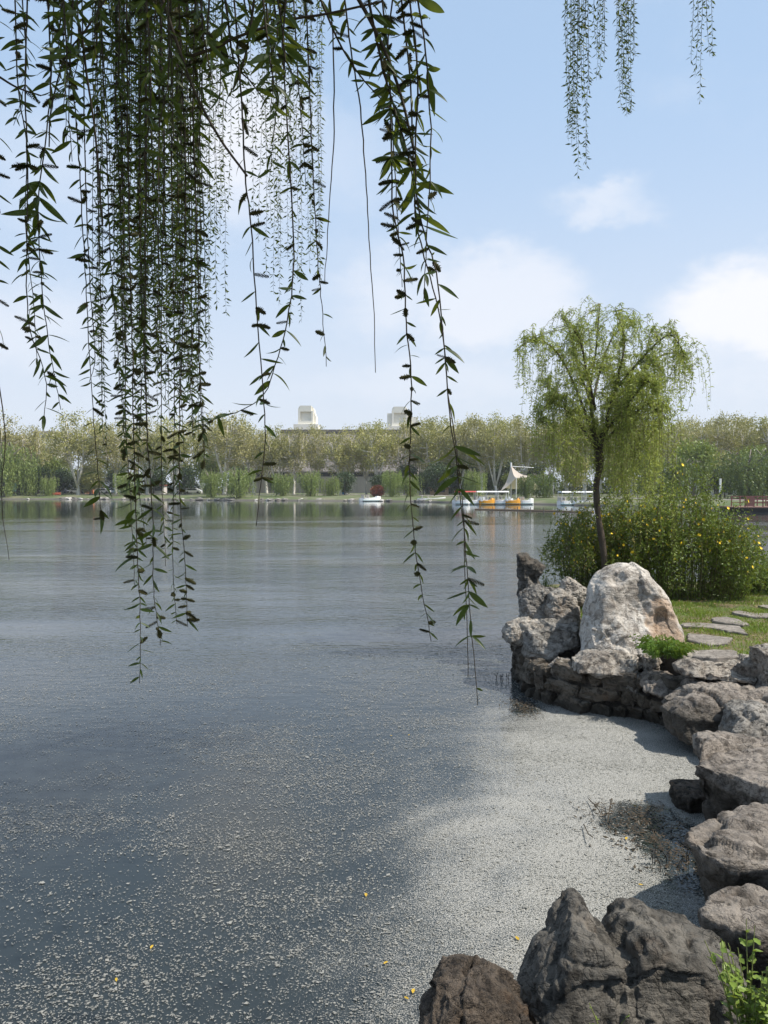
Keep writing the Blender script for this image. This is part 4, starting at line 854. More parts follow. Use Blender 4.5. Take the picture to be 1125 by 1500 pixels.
# red-leaved shrub and stones on the far waterline
g = np.random.default_rng(4); c = unit(g.normal(size=(900, 3))) * (g.random((900, 1)) ** .4) * np.array([1.5, 1.2, 1.3]) + np.array([0, 0, 1.35]); v, f = crown_cards(c, .3, g)
sh = thing('red_shrub', 'round red leaved shrub behind the small white boat', 'shrub', (WX(553, 152), 152, .5)); add('foliage', mesh_np('foliage', v, f), leafmat('red_leaves', (.22, .05, .035), (.38, .10, .06), .2), sh)
MB().tube([(0, 0, -.2), (0, 0, 1.2)], .07, 5).build('stem', M['bark_grey'], sh)
ico = []
for k in range(4):
    bm = bmesh.new(); bmesh.ops.create_icosphere(bm, subdivisions=2, radius=1); me = bpy.data.meshes.new('shore_stone'); bm.to_mesh(me); bm.free(); v = get_co(me)
    v = v * (1 + .45 * cells(v * 1.3 + k * 5, k)[0])[:, None] * np.array([1, .8, .6]); me.vertices.foreach_set('co', v.astype(np.float32).ravel()); me.update(); ico.append(me)
    me.materials.append(plain('shore_stone_%d' % k, ((.30, .28, .255), (.22, .205, .185), (.42, .40, .37), (.15, .135, .12))[k], .85, .2, 2))
for i in range(95):
    px = rr_.choice((rr_.uniform(90, 165), rr_.uniform(200, 300), rr_.uniform(290, 420), rr_.uniform(380, 560), rr_.uniform(-20, 660), rr_.uniform(440, 700))); 
    q = SHW[0]; D_ = 160
    for _ in range(4): D_ = shore_y(WX(px, D_)) + .5
    s = rr_.uniform(.25, .62); tag(add('shore_stone', ico[rr_.choice((0, 1, 1, 2, 3, 3))], None, None, (WX(px, D_), D_ + rr_.uniform(-.4, 1.0), .12), (0, 0, rr_.uniform(0, 6)), (s * rr_.uniform(.9, 2), s, s)), 'small rough stone lining the far waterline', 'stone', 'stones lining the far shore')
# ------------------------------------------------------------------ plants on the near bank
def smooth_path(pts, n):
    """Catmull-Rom through points"""
    pts = [Vector(p) for p in pts]; q = [pts[0] * 2 - pts[1]] + pts + [pts[-1] * 2 - pts[-2]]; out = []
    k = len(pts) - 1
    for i in range(n + 1):
        u = i / n * k; j = min(k - 1, int(u)); t_ = u - j; a, b, c, d = q[j:j+4]
        out.append(0.5 * ((2 * b) + (c - a) * t_ + (2 * a - 5 * b + 4 * c - d) * t_ ** 2 + (3 * b - a - 3 * c + d) * t_ ** 3))
    return out
M['bark_dark'] = plain('dark_bark', (0.075, 0.058, 0.045), 0.9, 0.4, 9.0, bump=0.8)
M['leaf_young'] = leafmat('young_willow_leaves', (0.20, 0.26, 0.055), (0.40, 0.45, 0.13), 0.5, 1.2)
# young willow
D = 12.3; rg = random.Random(21); g = np.random.default_rng(21)
yw = thing('young_willow', 'slender young weeping willow growing behind the boulder', 'tree', (PD(890, 714, D).x, D, LZ)); yb = Vector(yw.location)
def yp(px, py, dy=0.0): return PD(px, py, D + dy) - yb
tk = MB().tube(smooth_path([yp(890, 888), yp(888, 850), yp(883, 800), yp(875, 745), yp(874, 705), yp(881, 675), yp(872, 640)], 18), [r_ * (1 + .10 * math.sin(k_ * 2.1) + .06 * math.sin(k_ * 5.3)) for k_, r_ in enumerate(np.linspace(.060, .042, 19))], 10)
add('trunk', mesh_np('trunk', tk.v, tk.f, True), M['bark_dark'], yw)
LIMB = [[(876,690,0),(871,630,.05),(864,580,.1),(872,520,.1),(879,445,.05)], [(876,680,0),(888,620,-.1),(903,560,-.15),(915,500,-.1),(902,455,0)], [(870,640,0),(842,565,.1),(815,515,.1),(785,498,.1),(755,512,.1)],
        [(884,640,0),(925,565,.1),(958,527,.2),(990,518,.25),(1012,545,.25)], [(866,590,.1),(846,535,.4),(835,485,.5),(822,462,.5)], [(902,570,-.1),(936,530,-.4),(965,500,-.5),(985,492,-.5),(1003,520,-.5)], [(876,660,0),(835,605,-.4),(805,590,-.6),(790,615,-.6)],
        [(880,650,0),(930,605,-.4),(955,592,-.7),(968,620,-.7)], [(866,600,0),(880,540,.7),(900,490,1.0),(930,475,1.2)], [(872,600,0),(860,545,-.6),(850,500,-.9),(838,480,-1.0)], [(880,640,0),(900,590,.7),(930,560,1.1),(955,570,1.2)], [(872,655,0),(845,620,.6),(815,575,1.0),(795,565,1.1)],
        [(886,630,0),(915,600,-.7),(945,560,-1.0),(962,570,-1.1)]]
leafC, leafA, strand_mb = [], [], MB()
for li, lb in enumerate(LIMB):
    path = smooth_path([yp(*p) for p in lb], 14)
    b = MB().tube(path, list(np.linspace(.036 if li < 2 else .024, .006, 15)), 6); add('limb', mesh_np('limb', b.v, b.f, True), M['bark_dark'], yw)
    for j in range(30):
        u = 0.22 + 0.78 * rg.random(); q = path[min(13, int(u * 14))].lerp(path[min(14, int(u * 14) + 1)], (u * 14) % 1)
        a = rg.uniform(0, 6.283); o = Vector((math.cos(a), math.sin(a), 0)); rise = rg.uniform(.02, .26); outw = rg.uniform(.08, .38)
        Ls = rg.uniform(.25, .75) if lb[1][1] < 600 else rg.uniform(.4, 1.25)
        if li in (7, 12, 10) or (li in (0, 1) and u < .5): Ls *= rg.uniform(1.0, 1.9)
        if li in (2, 3) and u > .8: Ls *= rg.uniform(.8, 1.5)
        if q.z - Ls < 0.75: Ls = max(.2, q.z - .75 - rg.random() * .4)
        sp = smooth_path([q, q + o * outw * .55 + Vector((0, 0, rise)), q + o * outw + Vector((0, 0, rise * .4 - Ls * .25)), q + o * outw * 1.08 + Vector((rg.uniform(-.06, .06), 0, -Ls))], 12)
        strand_mb.tube(sp[::2], list(np.linspace(.004, .0016, 7)), 3)
        sa = np.array(sp); nl = int(20 + Ls * 48); uu = g.random(nl) * 11.99; i0 = uu.astype(int); fr = (uu - i0)[:, None]
        leafC.append(sa[i0] * (1 - fr) + sa[i0 + 1] * fr + g.normal(0, .012, (nl, 3)))
        hd = g.normal(size=(nl, 3)) * np.array([1, 1, .35]); leafA.append(unit(unit(hd) + np.array([0, 0, -.75]) * g.uniform(.2, 1.3, (nl, 1))))
# long curtains hanging low around the trunk
for xa_, xb_, ya_, yb2, la, lb2, k_ in ((905, 975, 540, 640, .9, 1.75, 60), (780, 868, 540, 620, .5, 1.1, 36), (870, 935, 560, 650, .5, 1.0, 45), (960, 1015, 520, 560, .4, .85, 26), (760, 800, 505, 540, .3, .8, 14), (800, 900, 600, 680, .3, .8, 60), (890, 970, 600, 690, .4, .95, 60), (838, 962, 452, 545, .12, .4, 60), (790, 850, 485, 545, .15, .5, 18), (930, 1000, 495, 550, .15, .5, 14), (845, 945, 520, 620, .15, .5, 46)):
    for i in range(k_):
        dy_ = rg.uniform(-1.1, 1.1); q = yp(rg.uniform(xa_, xb_), rg.uniform(ya_, yb2), dy_); Ls = min(rg.uniform(la, lb2), q.z - .85); o = Vector((q.x - 0, dy_, 0)).normalized() if True else None
        path0 = min((yp(*p) for lb in LIMB for p in lb[1:]), key=lambda a: (a - q).length)
        sp = smooth_path([path0, path0.lerp(q, .6) + Vector((0, 0, .08)), q, q + Vector((rg.uniform(-.04, .04), rg.uniform(-.04, .04), -Ls * .5)), q + Vector((rg.uniform(-.07, .07), rg.uniform(-.05, .05), -Ls))], 14)
        strand_mb.tube(sp[::2], list(np.linspace(.004, .0016, 8)), 3)
        sa = np.array(sp); nl = int(20 + Ls * 62); uu = g.random(nl) * 13.99; i0 = uu.astype(int); fr = (uu - i0)[:, None]
        leafC.append(sa[i0] * (1 - fr) + sa[i0 + 1] * fr + g.normal(0, .014, (nl, 3)))
        hd = g.normal(size=(nl, 3)) * np.array([1, 1, .35]); leafA.append(unit(unit(hd) + np.array([0, 0, -.75]) * g.uniform(.2, 1.3, (nl, 1))))
C_, A_ = np.concatenate(leafC), np.concatenate(leafA)
v, f = leaf_quads(C_, A_, perp(A_, g), g.uniform(.04, .085, len(C_)), g.uniform(.011, .019, len(C_)), .2)
struct(add('twigs', mesh_np('twigs', strand_mb.v, strand_mb.f), plain('green_twig', (0.14, 0.13, 0.045), .8), yw), 'stuff')
struct(add('crown', mesh_np('crown', v, f), M['leaf_young'], yw), 'stuff')

# flowering bush: arching stems, small leaves, yellow flowers
def bush(name, label, px0, px1, ytops, D, dep, seed, nst, leafm, flowers, per=95):
    rg = random.Random(seed); g = np.random.default_rng(seed); xa, xb = PD(px0, 714, D).x, PD(px1, 714, D).x; cx = (xa + xb) / 2
    o = thing(name, label, 'bush', (cx, D, LZ)); sm = MB(); C, A = [], []
    def topz(x): return float(np.interp(562.5 + x / D * F_PX, [p for p, _ in ytops], [CAM_H + (HOR - y) / F_PX * D for _, y in ytops])) - LZ
    tips = []
    for i in range(nst):
        x0 = rg.uniform(-.42, .42) * (xb - xa); y0 = rg.uniform(-.35, .35) * dep; a = rg.uniform(0, 6.283)
        sx = x0 * 1.12 + math.cos(a) * rg.uniform(.1, .5); sx = max(xa - cx, min(xb - cx, sx)); syy = y0 * 1.25 + math.sin(a) * rg.uniform(.1, .5)
        H_ = max(.25, topz(cx + x0) * (rg.uniform(.5, .98) if i % 9 else rg.uniform(.95, 1.16))); dr = rg.uniform(.15, .9) * H_
        pth = smooth_path([Vector((x0 * .8, y0 * .8, -.02)), Vector((x0 * .95, y0, H_ * .6)), Vector(((x0 + sx) / 2, (y0 + syy) / 2, H_)), Vector((sx, syy, H_ - dr * .4)), Vector((sx * 1.05, syy * 1.08, max(.06, H_ - dr)))], 16)
        sm.tube(pth[::2], list(np.linspace(.006, .002, 9)), 3); sa = np.array(pth); nl = per
        uu = (1 - g.random(nl) ** 1.25) * 15.99; i0 = uu.astype(int); fr = (uu - i0)[:, None]; C.append(sa[i0] * (1 - fr) + sa[i0 + 1] * fr + g.normal(0, .045, (nl, 3)))
        A.append(unit(g.normal(size=(nl, 3)) + np.array([0, 0, -.25])))
        tips += [pth[k] for k in (6, 8, 9, 11, 13)]
    C, A = np.concatenate(C), np.concatenate(A); C[:, 2] = np.maximum(C[:, 2], .02)
    v, f = leaf_quads(C, A, perp(A, g), g.uniform(.035, .075, len(C)), g.uniform(.016, .03, len(C)), .25)
    struct(add('stems', mesh_np('stems', sm.v, sm.f), plain('bush_stem', (0.09, 0.085, 0.03), .8), o), 'stuff'); struct(add('foliage', mesh_np('foliage', v, f), leafm, o), 'stuff')
    # keep flowers on the outside of the bush
    tips = [q for q in tips if q.y < .25 * dep or q.z > topz(cx + q.x) * .7]; rg.shuffle(tips)
    for q in tips[:flowers]:
        s = rg.uniform(.7, 1.3); add('flower', FLOWER, None, o, (q.x + rg.uniform(-.06, .06), q.y - rg.uniform(.02, .14), q.z + rg.uniform(0, .06)), (rg.uniform(.6, 1.6), rg.uniform(-.6, .6), rg.uniform(0, 6)), (s, s, s))
    return o
fb = MB()
for k in range(6):
    a = k * 1.0472; c_, s_ = math.cos(a), math.sin(a); b0 = len(fb.v)
    fb.v += [(0, 0, 0), (.013 * c_ - .008 * s_, .013 * s_ + .008 * c_, .005), (.025 * c_, .025 * s_, .008), (.013 * c_ + .008 * s_, .013 * s_ - .008 * c_, .005)]; fb.f += [(b0, b0+1, b0+2), (b0, b0+2, b0+3)]
FLOWER = mesh_np('flower', fb.v, fb.f); FLOWER.materials.append(plain('yellow_petal', (0.85, 0.58, 0.02), .6, .1, 30))
M['leaf_bush'] = leafmat('bush_leaves', (0.045, 0.078, 0.016), (0.16, 0.21, 0.036), .3, 2.2, c3=(0.24, 0.19, 0.06)); M['leaf_bush2'] = leafmat('bush_leaves_light', (0.055, 0.10, 0.016), (0.20, 0.27, 0.045), .3, 2.2)
bush('flowering_bush', 'dark arching bush with yellow flowers left of the young willow trunk', 812, 930, [(800,805),(815,768),(845,752),(880,748),(930,742)], 13.0, 1.5, 31, 150, M['leaf_bush'], 150, 110)
bush('flowering_bush', 'broad bright leaved bush with yellow flowers right of the young willow', 905, 1108, [(900,750),(940,728),(975,712),(1010,704),(1040,735),(1075,765),(1100,800),(1120,840)], 12.9, 1.7, 32, 250, M['leaf_bush2'], 260, 120)
bush('flowering_bush', 'low straggling bush at the right edge behind the sedge', 1085, 1165, [(1080,835),(1110,815),(1140,810),(1170,820)], 13.4, 1.0, 33, 50, M['leaf_bush2'], 6, 80)

def tuft(name, label, px, py, z, n, H_, spread, seed, leafm, wdt=.012, cat='plant', feather=False):
    q = P(px, py, z); rg = random.Random(seed); o = thing(name, label, cat, (q.x, q.y, z)); v, f = [], []
    for i in range(n):
        a = rg.uniform(0, 6.283); r = rg.uniform(0, spread * .5); o2 = Vector((math.cos(a), math.sin(a), 0)); h = H_ * rg.uniform(.5, 1.1); base = Vector((math.cos(a) * r, math.sin(a) * r, 0)); sd = Vector((-o2.y, o2.x, 0)) * wdt * .5
        b0 = len(v); ln = h * rg.uniform(.3, .9)
        for k in range(6):
            u = k / 5; p = base + o2 * ln * u ** 1.4 + Vector((0, 0, h * math.sin(min(1, u) * 2.1) / 1.0 * .9)); w_ = 1 - u * .95; v += [tuple(p - sd * w_), tuple(p + sd * w_)]
            if feather and k:
                for s in (-1, 1):
                    e = p + sd.normalized() * s * h * .22 * (1.1 - u) + o2 * .02; b1 = len(v); v += [tuple(p), tuple(e + Vector((0, 0, .012))), tuple(e - Vector((0, 0, .010)) + o2 * .015)]; f.append((b1, b1+1, b1+2))
        idx_ = [b0]; 
        ks = [j for j in range(b0, len(v))]
        rows = []; j = b0
        for k in range(6): rows.append(j); j += 2 + (6 if feather and k else 0)
        for k in range(5): f.append((rows[k], rows[k]+1, rows[k+1]+1, rows[k+1]))
    struct(add('blades', mesh_np('blades', v, f), leafm, o), 'stuff')
    return o
M['leaf_sedge'] = leafmat('sedge_blades', (0.035, 0.07, 0.02), (0.09, 0.13, 0.04), .2, 3.0); M['leaf_fern'] = leafmat('fern_fronds', (0.07, 0.14, 0.02), (0.14, 0.24, 0.04), .3, 4.0)
tuft('sedge_clump', 'dark clump of long arching sedge at right bush foot', 1062, 872, LZ, 130, .34, .35, 41, M['leaf_sedge'])
tuft('sedge_clump', 'sedge clump at the far right lawn edge', 1104, 866, LZ, 130, .36, .4, 42, M['leaf_sedge'])
tuft('sedge_clump', 'small sedge clump at left end of the flowering bush', 798, 870, LZ, 60, .3, .3, 43, M['leaf_sedge'])
tuft('fern_tuft', 'bright feathery green tuft at the right foot of boulder', 965, 962, .70, 120, .22, .30, 44, M['leaf_fern'], .008, feather=True)
tuft('fern_tuft', 'small green tuft between boulder and long rock', 988, 963, .72, 70, .16, .22, 45, M['leaf_fern'], .008, feather=True)
tuft('fern_tuft', 'green weeds filling the gap left of boulder', 850, 892, .78, 70, .26, .2, 46, M['leaf_fern'], .01, feather=True)
tuft('grass_tuft', 'little grass tuft behind the dark upright stone', 803, 868, LZ, 60, .16, .3, 47, M['leaf_sedge'])

# broad-leaved weeds by the foreground crag
lm = MB(); n = 6
lv = []
for k in range(n + 1):
    u = k / n; w_ = .30 * math.sin(math.pi * min(1, u * 1.02 + .02)) ** .8 * (1.15 if k % 2 else .85); z_ = .10 * math.sin(u * 2.6); lv += [(u, -w_, z_ + .06), (u, 0, z_), (u, w_, z_ + .06)]
lf = [(3*k + j, 3*k + j + 1, 3*k + j + 4, 3*k + j + 3) for k in range(n) for j in (0, 1)]
BROAD = mesh_np('leaf', lv, lf, True); BROAD.materials.append(leafmat('weed_leaves', (0.12, 0.20, 0.03), (0.24, 0.33, 0.06), .35, 3.0))
def weed(label, px, py, D, stems, H_, seed, per=9, ls=.045):
    rg = random.Random(seed); q = PD(px, py, D); o = thing('leafy_weed', label, 'weed', q)
    for i in range(stems):
        a = rg.uniform(0, 6.283); o2 = Vector((math.cos(a), math.sin(a), 0)); h = H_ * rg.uniform(.45, 1.05); b0 = o2 * rg.uniform(0, .07)
        pth = smooth_path([b0, b0 + o2 * h * .1 + Vector((0, 0, h * .5)), b0 + o2 * h * rg.uniform(.12, .4) + Vector((0, 0, h))], 8); st = MB().tube(pth, list(np.linspace(.0035, .0015, 9)), 4).build('stem', M['weed_stem'], o)
        for j in range(per):
            u = .2 + .8 * (j + rg.random()) / per; p = pth[min(8, int(u * 8))]; s = ls * rg.uniform(.55, 1.2) * (1.15 - .4 * u)
            add('leaf', BROAD, None, st, p, (rg.uniform(-.5, .5), rg.uniform(-.7, .35), rg.uniform(0, 6.283)), (s, s, s))
M['weed_stem'] = plain('weed_stem', (0.18, 0.20, 0.06), .7)
weed('bright leafy weed in front of the corner rock, bottom right', 1096, 1512, 2.9, 24, .36, 51, 11, .045)
weed('spindly weed sprouting in front of the foreground crag', 886, 1535, 2.8, 4, .2, 52, 5, .024)

# ------------------------------------------------------------------ the overhanging willow
M['twig'] = plain('willow_twig', (0.045, 0.032, 0.018), .75, .35, 6.0)
M['leaf_near'] = leafmat('willow_leaves', (0.020, 0.042, 0.011), (0.055, 0.095, 0.02), .34, 6.0, .42)
M['catkin'] = plain('willow_catkin', (0.075, 0.072, 0.025), .9, .4, 60)
wb_ = Vector((-3.2, -1.2, LZ)); wt_ = thing('overhanging_willow', 'willow tree overhead with leafy twigs hanging into the top of view', 'tree', wb_)
tb = MB().tube(smooth_path([Vector((0, 0, -.1)), Vector((.1, .2, 1.2)), Vector((.3, .6, 2.8))], 12), list(np.linspace(.26, .18, 13)), 12); add('trunk', mesh_np('trunk', tb.v, tb.f, True), M['bark_dark'], wt_)
LIMBS = [[(-2.9,-.6,3.5),(-1.9,1.4,5.3),(-.7,2.3,5.5),(.6,2.5,5.6)], [(-2.9,-.6,3.5),(-2.4,2.4,6.8),(-1.6,5.6,8.8),(-.6,7.2,9.0)], [(-2.9,-.6,3.5),(-.4,1.2,6.6),(1.6,4.6,8.6),(3.6,7.4,8.8)], [(-2.9,-.6,3.5),(-.6,-.6,6.2),(2.2,.4,7.2),(4.0,1.6,7.0)], [(-2.9,-.6,3.5),(-2.3,1.6,5.4),(-1.7,2.9,5.9),(-1.0,3.6,6.3)]]
limb_pts = []
for lb in LIMBS:
    pth = smooth_path([Vector(p) for p in lb], 24); limb_pts += pth
    b = MB().tube([p - wb_ for p in pth], list(np.linspace(.11, .012, 25)), 8); add('limb', mesh_np('limb', b.v, b.f, True), M['bark_dark'], wt_)
# leaf and catkin shapes
def willow_leaf(bend, wd_):
    v = []; n = 7
    for k in range(n + 1):
        u = k / n; w_ = wd_ * math.sin(math.pi * (u * .97 + .02)) ** .75 * (1.1 - .35 * u); z_ = -bend * u * u; v += [(u, -w_, z_ + w_ * .35), (u, 0, z_), (u, w_, z_ + w_ * .35)]
    f = [t_ for k in range(n) for j in (0, 1) for t_ in ((3*k+j, 3*k+j+1, 3*k+j+4), (3*k+j, 3*k+j+4, 3*k+j+3))]
    return np.array(v), np.array(f)
LV = [willow_leaf(b, w_) for b, w_ in ((.05, .10), (.22, .09), (.38, .105), (-.12, .10), (.15, .13))]
LEAF_ME = [mesh_np('leaf', v, f, True) for v, f in LV]
for me in LEAF_ME: me.materials.append(M['leaf_near'])
rc = random.Random(9); cv, cf = [], []
for k in range(11):
    u = k / 10; r = .19 * math.sin(math.pi * (.1 + .85 * u)) ** .6
    for j in range(7):
        a = j * .8976 + k * .52; b0 = len(cv); d = Vector((0, math.cos(a), math.sin(a))); tip = Vector((u + .07, 0, 0)) + d * r * rc.uniform(1.0, 1.7); s_ = Vector((0, -d.z, d.y)) * .10
        cv += [tuple(Vector((u - .03, 0, 0)) + s_), tuple(Vector((u - .03, 0, 0)) - s_), tuple(tip)]; cf.append((b0, b0 + 1, b0 + 2))
CATKIN = mesh_np('catkin', cv, cf); CATKIN.materials.append(M['catkin'])
rs = random.Random(61); gs = np.random.default_rng(61)
near_leaves, near_catkins, far_c, far_a, far_l = [], [], [], [], []
def strand(px, D, leaf=.065, step=.022, cat=0.0, bare=(), r0=.0022, gappy=0.0, D2=None, dense_at=(), big=()):
    """one hanging twig through photograph points at distance D, continued upward to the nearest limb"""
    pts = [PD(x, y, D + ((D2 or D) - D) * k / max(1, len(px) - 1)) for k, (x, y) in enumerate(px)]
    ys = [p[1] for p in px]
    leaf *= .84; step *= .74
    top_ = pts[0]
    if ys[0] <= 5:
        up = top_ + Vector((0, 0, .35)); lp = min(limb_pts, key=lambda q: (q - up).length + (5 if q.z < up.z - .1 else 0)); full = [lp, up.lerp(lp, .4) + Vector((0, 0, .08)), up] + pts; nup = 3
    else: full = pts; nup = 0
    n = max(10, int(sum((a - b).length for a, b in zip(pts, pts[1:])) / .03)); ph = smooth_path(pts, n); w1, w2 = rs.uniform(0, 6.28), rs.uniform(3.0, 6.0)
    ph = [p + Vector((math.sin(w1 + k * .03 * w2) * .006 + rs.uniform(-.0015, .0015), math.sin(w1 * 2 + k * .03 * w2 * .7) * .008, 0)) * min(1, k / 8) for k, p in enumerate(ph)]
    upp = smooth_path(full[:nup + 1], 8)[:-1] if nup else []
    rad = [r0 * 1.6] * len(upp) + [r0 * (1 - .6 * k / n) for k in range(n + 1)]
    b = MB().tube([p - wb_ for p in upp + ph[::1]], rad, 4 if D < 5 else 3)
    so = add('hanging_twig', mesh_np('hanging_twig', b.v, b.f, True), M['twig'], wt_)
    acc_ = 0.0; side = rs.random() * 6.28; nxt = step * rs.random()
    for k in range(n):
        seg = (ph[k + 1] - ph[k]).length; acc_ += seg; tg = (ph[k + 1] - ph[k]).normalized()
        yv = CY + HOR - CY - (ph[k].z - CAM_H) / ph[k].y * F_PX   # approximate photograph row
        while acc_ > nxt:
            nxt += step * rs.uniform(.5, 1.5) * (.45 if any(a <= yv <= b_ for a, b_ in dense_at) else 1)
            if any(a <= yv <= b_ for a, b_ in bare) or rs.random() < gappy: continue
            side += 2.4 + rs.uniform(-.5, .5); rad_ = Vector((math.cos(side), math.sin(side) * .8, 0))
            if rs.random() < cat:
                dv_ = (rad_ * .8 + tg * rs.uniform(-.3, .6)).normalized(); near_catkins.append((ph[k] - wb_, dv_, rs.uniform(.020, .038), D, so))
                if rs.random() < .6: continue
            dv_ = (rad_ + tg * rs.uniform(.1, 1.1)).normalized(); L_ = leaf * rs.uniform(.45, 1.15) * (1.5 if any(a <= yv <= b_ for a, b_ in big) else 1)
            if D > 5: far_c.append(ph[k] - wb_); far_a.append(dv_); far_l.append(L_)
            else: near_leaves.append((ph[k] - wb_, dv_, L_, ph[k].y, so))
    return so
# right-hand pair and its neighbours
strand([(600,0),(614,120),(612,260),(625,340),(640,400),(650,520),(657,620),(668,700),(680,800),(690,900),(703,1032)], 1.75, .062, .020, .18, bare=((935,1010),), gappy=.25, dense_at=((0,330),(640,720),(800,890)), big=((240,340),(650,700)))
strand([(588,0),(606,150),(612,300),(622,370),(645,470),(655,590),(672,720),(680,860),(686,992)], 1.8, .055, .03, .35, bare=((560,640),(880,1000)), gappy=.4, dense_at=((0,260),))
strand([(560,0),(574,130),(576,300),(588,380),(592,480),(600,560),(602,650),(604,700),(610,790),(620,870),(630,940)], 1.85, .055, .020, .33, dense_at=((0,280),), big=((130,250),))
strand([(540,0),(560,90),(585,180),(603,260),(606,330)], 1.8, .07, .020, .1, r0=.0032, dense_at=((0,200),))
strand([(612,0),(620,60),(628,200),(622,330),(618,440)], 1.7, .06, .026, .2, big=((0,130),))
strand([(575,0),(568,80),(574,200),(580,340),(586,420)], 2.0, .05, .022, .2)
strand([(470,0),(492,55),(520,105),(560,150),(600,190)], 1.9, .06, .018, .12, r0=.0028)
strand([(505,0),(512,70),(527,160),(536,240),(543,330),(550,440),(553,546)], 1.9, .05, .03, .1, bare=((125,560),))
strand([(483,0),(490,60),(492,160),(488,240),(480,330),(473,412)], 2.0, .045, .03, .1, bare=((60,420),))
strand([(448,0),(456,150),(462,260),(465,370),(468,440),(475,537)], 2.1, .045, .034, .6, gappy=.1, dense_at=((0,120),))
strand([(430,0),(436,120),(444,200),(450,280)], 2.3, .05, .02, .3)
strand([(343,0),(355,150),(362,250),(370,330),(375,450),(382,570),(384,650),(381,700),(378,770)], 1.8, .058, .030, .4, bare=((715,780),), gappy=.1, big=((380,420),))
strand([(410,0),(420,150),(430,300),(433,390),(428,440),(418,490),(402,540),(385,580),(350,602),(318,612),(298,622)], 2.0, .055, .026, .15, gappy=.1, big=((370,400),(480,640)))
strand([(395,0),(398,60),(404,140),(400,210),(397,260)], 2.4, .06, .02, .1, big=((0,80),))
strand([(330,0),(336,40),(345,90),(372,120),(395,150)], 1.8, .07, .022, .1, r0=.003, big=((0,80),))
strand([(372,0),(365,60),(352,110),(338,140)], 1.8, .075, .022, .05, r0=.003)
# left-hand twigs
strand([(40,0),(38,100),(42,250),(40,400),(44,480),(66,555),(62,620)], 1.9, .058, .022, .15, gappy=.1)
strand([(70,0),(75,140),(58,300),(62,420),(72,520),(86,600)], 1.95, .060, .022, .18, dense_at=((200,460),), big=((270,320),))
strand([(22,0),(28,120),(40,220),(36,330),(48,440),(56,540)], 2.1, .055, .025, .25)
strand([(-8,0),(-6,200),(-3,380),(1,470),(2,525)], 1.9, .055, .024, .35)
strand([(-2,560),(8,640),(5,730),(18,820)], 1.7, .04, .05, 0, bare=((500,900),), r0=.0015)
strand([(88,0),(98,90),(112,210),(123,330),(131,430),(136,560),(143,690),(146,770)], 2.2, .055, .022, .2, gappy=.1, big=((690,770),))
# the dense central curtain
for i, (ends, d_, lf_, st_, ct_) in enumerate(((((185,0),(190,300),(195,500),(195,640),(198,800),(203,900),(205,1000)), 2.1, .052, .016, .25), (((214,0),(215,400),(215,600),(222,750),(222,860),(234,945)), 2.15, .05, .018, .3), (((262,0),(268,300),(268,500),(266,700),(268,800),(272,918)), 2.2, .05, .017, .35),
        (((248,0),(255,350),(252,600),(256,800),(258,915)), 2.6, .045, .016, .2), (((120,0),(127,250),(133,420),(136,520),(128,560)), 2.3, .055, .02, .2), (((148,0),(155,200),(160,400),(170,520),(180,605)), 2.2, .052, .017, .2), (((234,0),(240,300),(240,500),(236,720),(240,830)), 2.5, .045, .017, .2),
        (((286,0),(284,200),(287,400),(290,520),(300,640),(301,690)), 2.1, .055, .02, .3), (((170,0),(176,300),(185,600),(192,700),(196,860)), 2.4, .048, .018, .25), (((275,0),(276,300),(280,520),(284,640)), 2.7, .045, .018, .2), (((198,0),(204,300),(208,500),(206,700),(212,800)), 2.9, .045, .017, .2))):
    strand(list(ends), d_, lf_, st_, ct_, gappy=.05, big=(((690, 820),) if i in (0, 1, 9) else ()))
for i in range(66):
    x = rs.choice((146, 172, 180, 206, 214, 236, 262, 270, 286)) + rs.gauss(0, 4.5); d_ = rs.uniform(2.3, 4.2); ye = rs.choice((rs.uniform(330, 560), rs.uniform(480, 700))); dx = rs.uniform(-16, 22)
    strand([(x, 0), (x + dx * .3, ye * .4), (x + dx * .7, ye * .75), (x + dx, ye)], d_, rs.uniform(.038, .052), .0145 if d_ < 3.2 else .017, .07, gappy=.05)
for i in range(22):
    x = rs.uniform(20, 335); ye = rs.uniform(90, 260); strand([(x, 0), (x + rs.uniform(-6, 8), ye * .6), (x + rs.uniform(-12, 14), ye)], rs.uniform(1.7, 2.4), .068, .018, .05)
for i in range(9):
    x = rs.uniform(300, 475); ye = rs.uniform(50, 170); strand([(x, 0), (x + rs.uniform(-10, 12), ye * .6), (x + rs.uniform(-18, 18), ye)], rs.uniform(1.6, 2.2), .075, .017, .05)
# lace of twigs farther off
for x0_, x1_, k_, ya, yb_, d_ in ((288, 330, 11, 300, 540, 6.8), (384, 474, 20, 230, 475, 7.0), (338, 386, 6, 180, 310, 7.2), (828, 862, 13, 130, 262, 7.0), (868, 888, 5, 60, 118, 7.2), (903, 931, 10, 80, 172, 7.1), (1013, 1046, 5, 80, 152, 7.2), (160, 290, 16, 380, 620, 6.0)):
    for i in range(k_):
        x = x0_ + (x1_ - x0_) * (i + rs.random()) / k_; ye = yb_ if i == k_ // 2 else rs.uniform(ya, yb_); dx = rs.uniform(-6, 6)
        strand([(x, 0), (x + dx * .2, ye * .5), (x + dx, ye)], d_ + rs.uniform(-.4, .4), .066, .026, 0, r0=.0024)
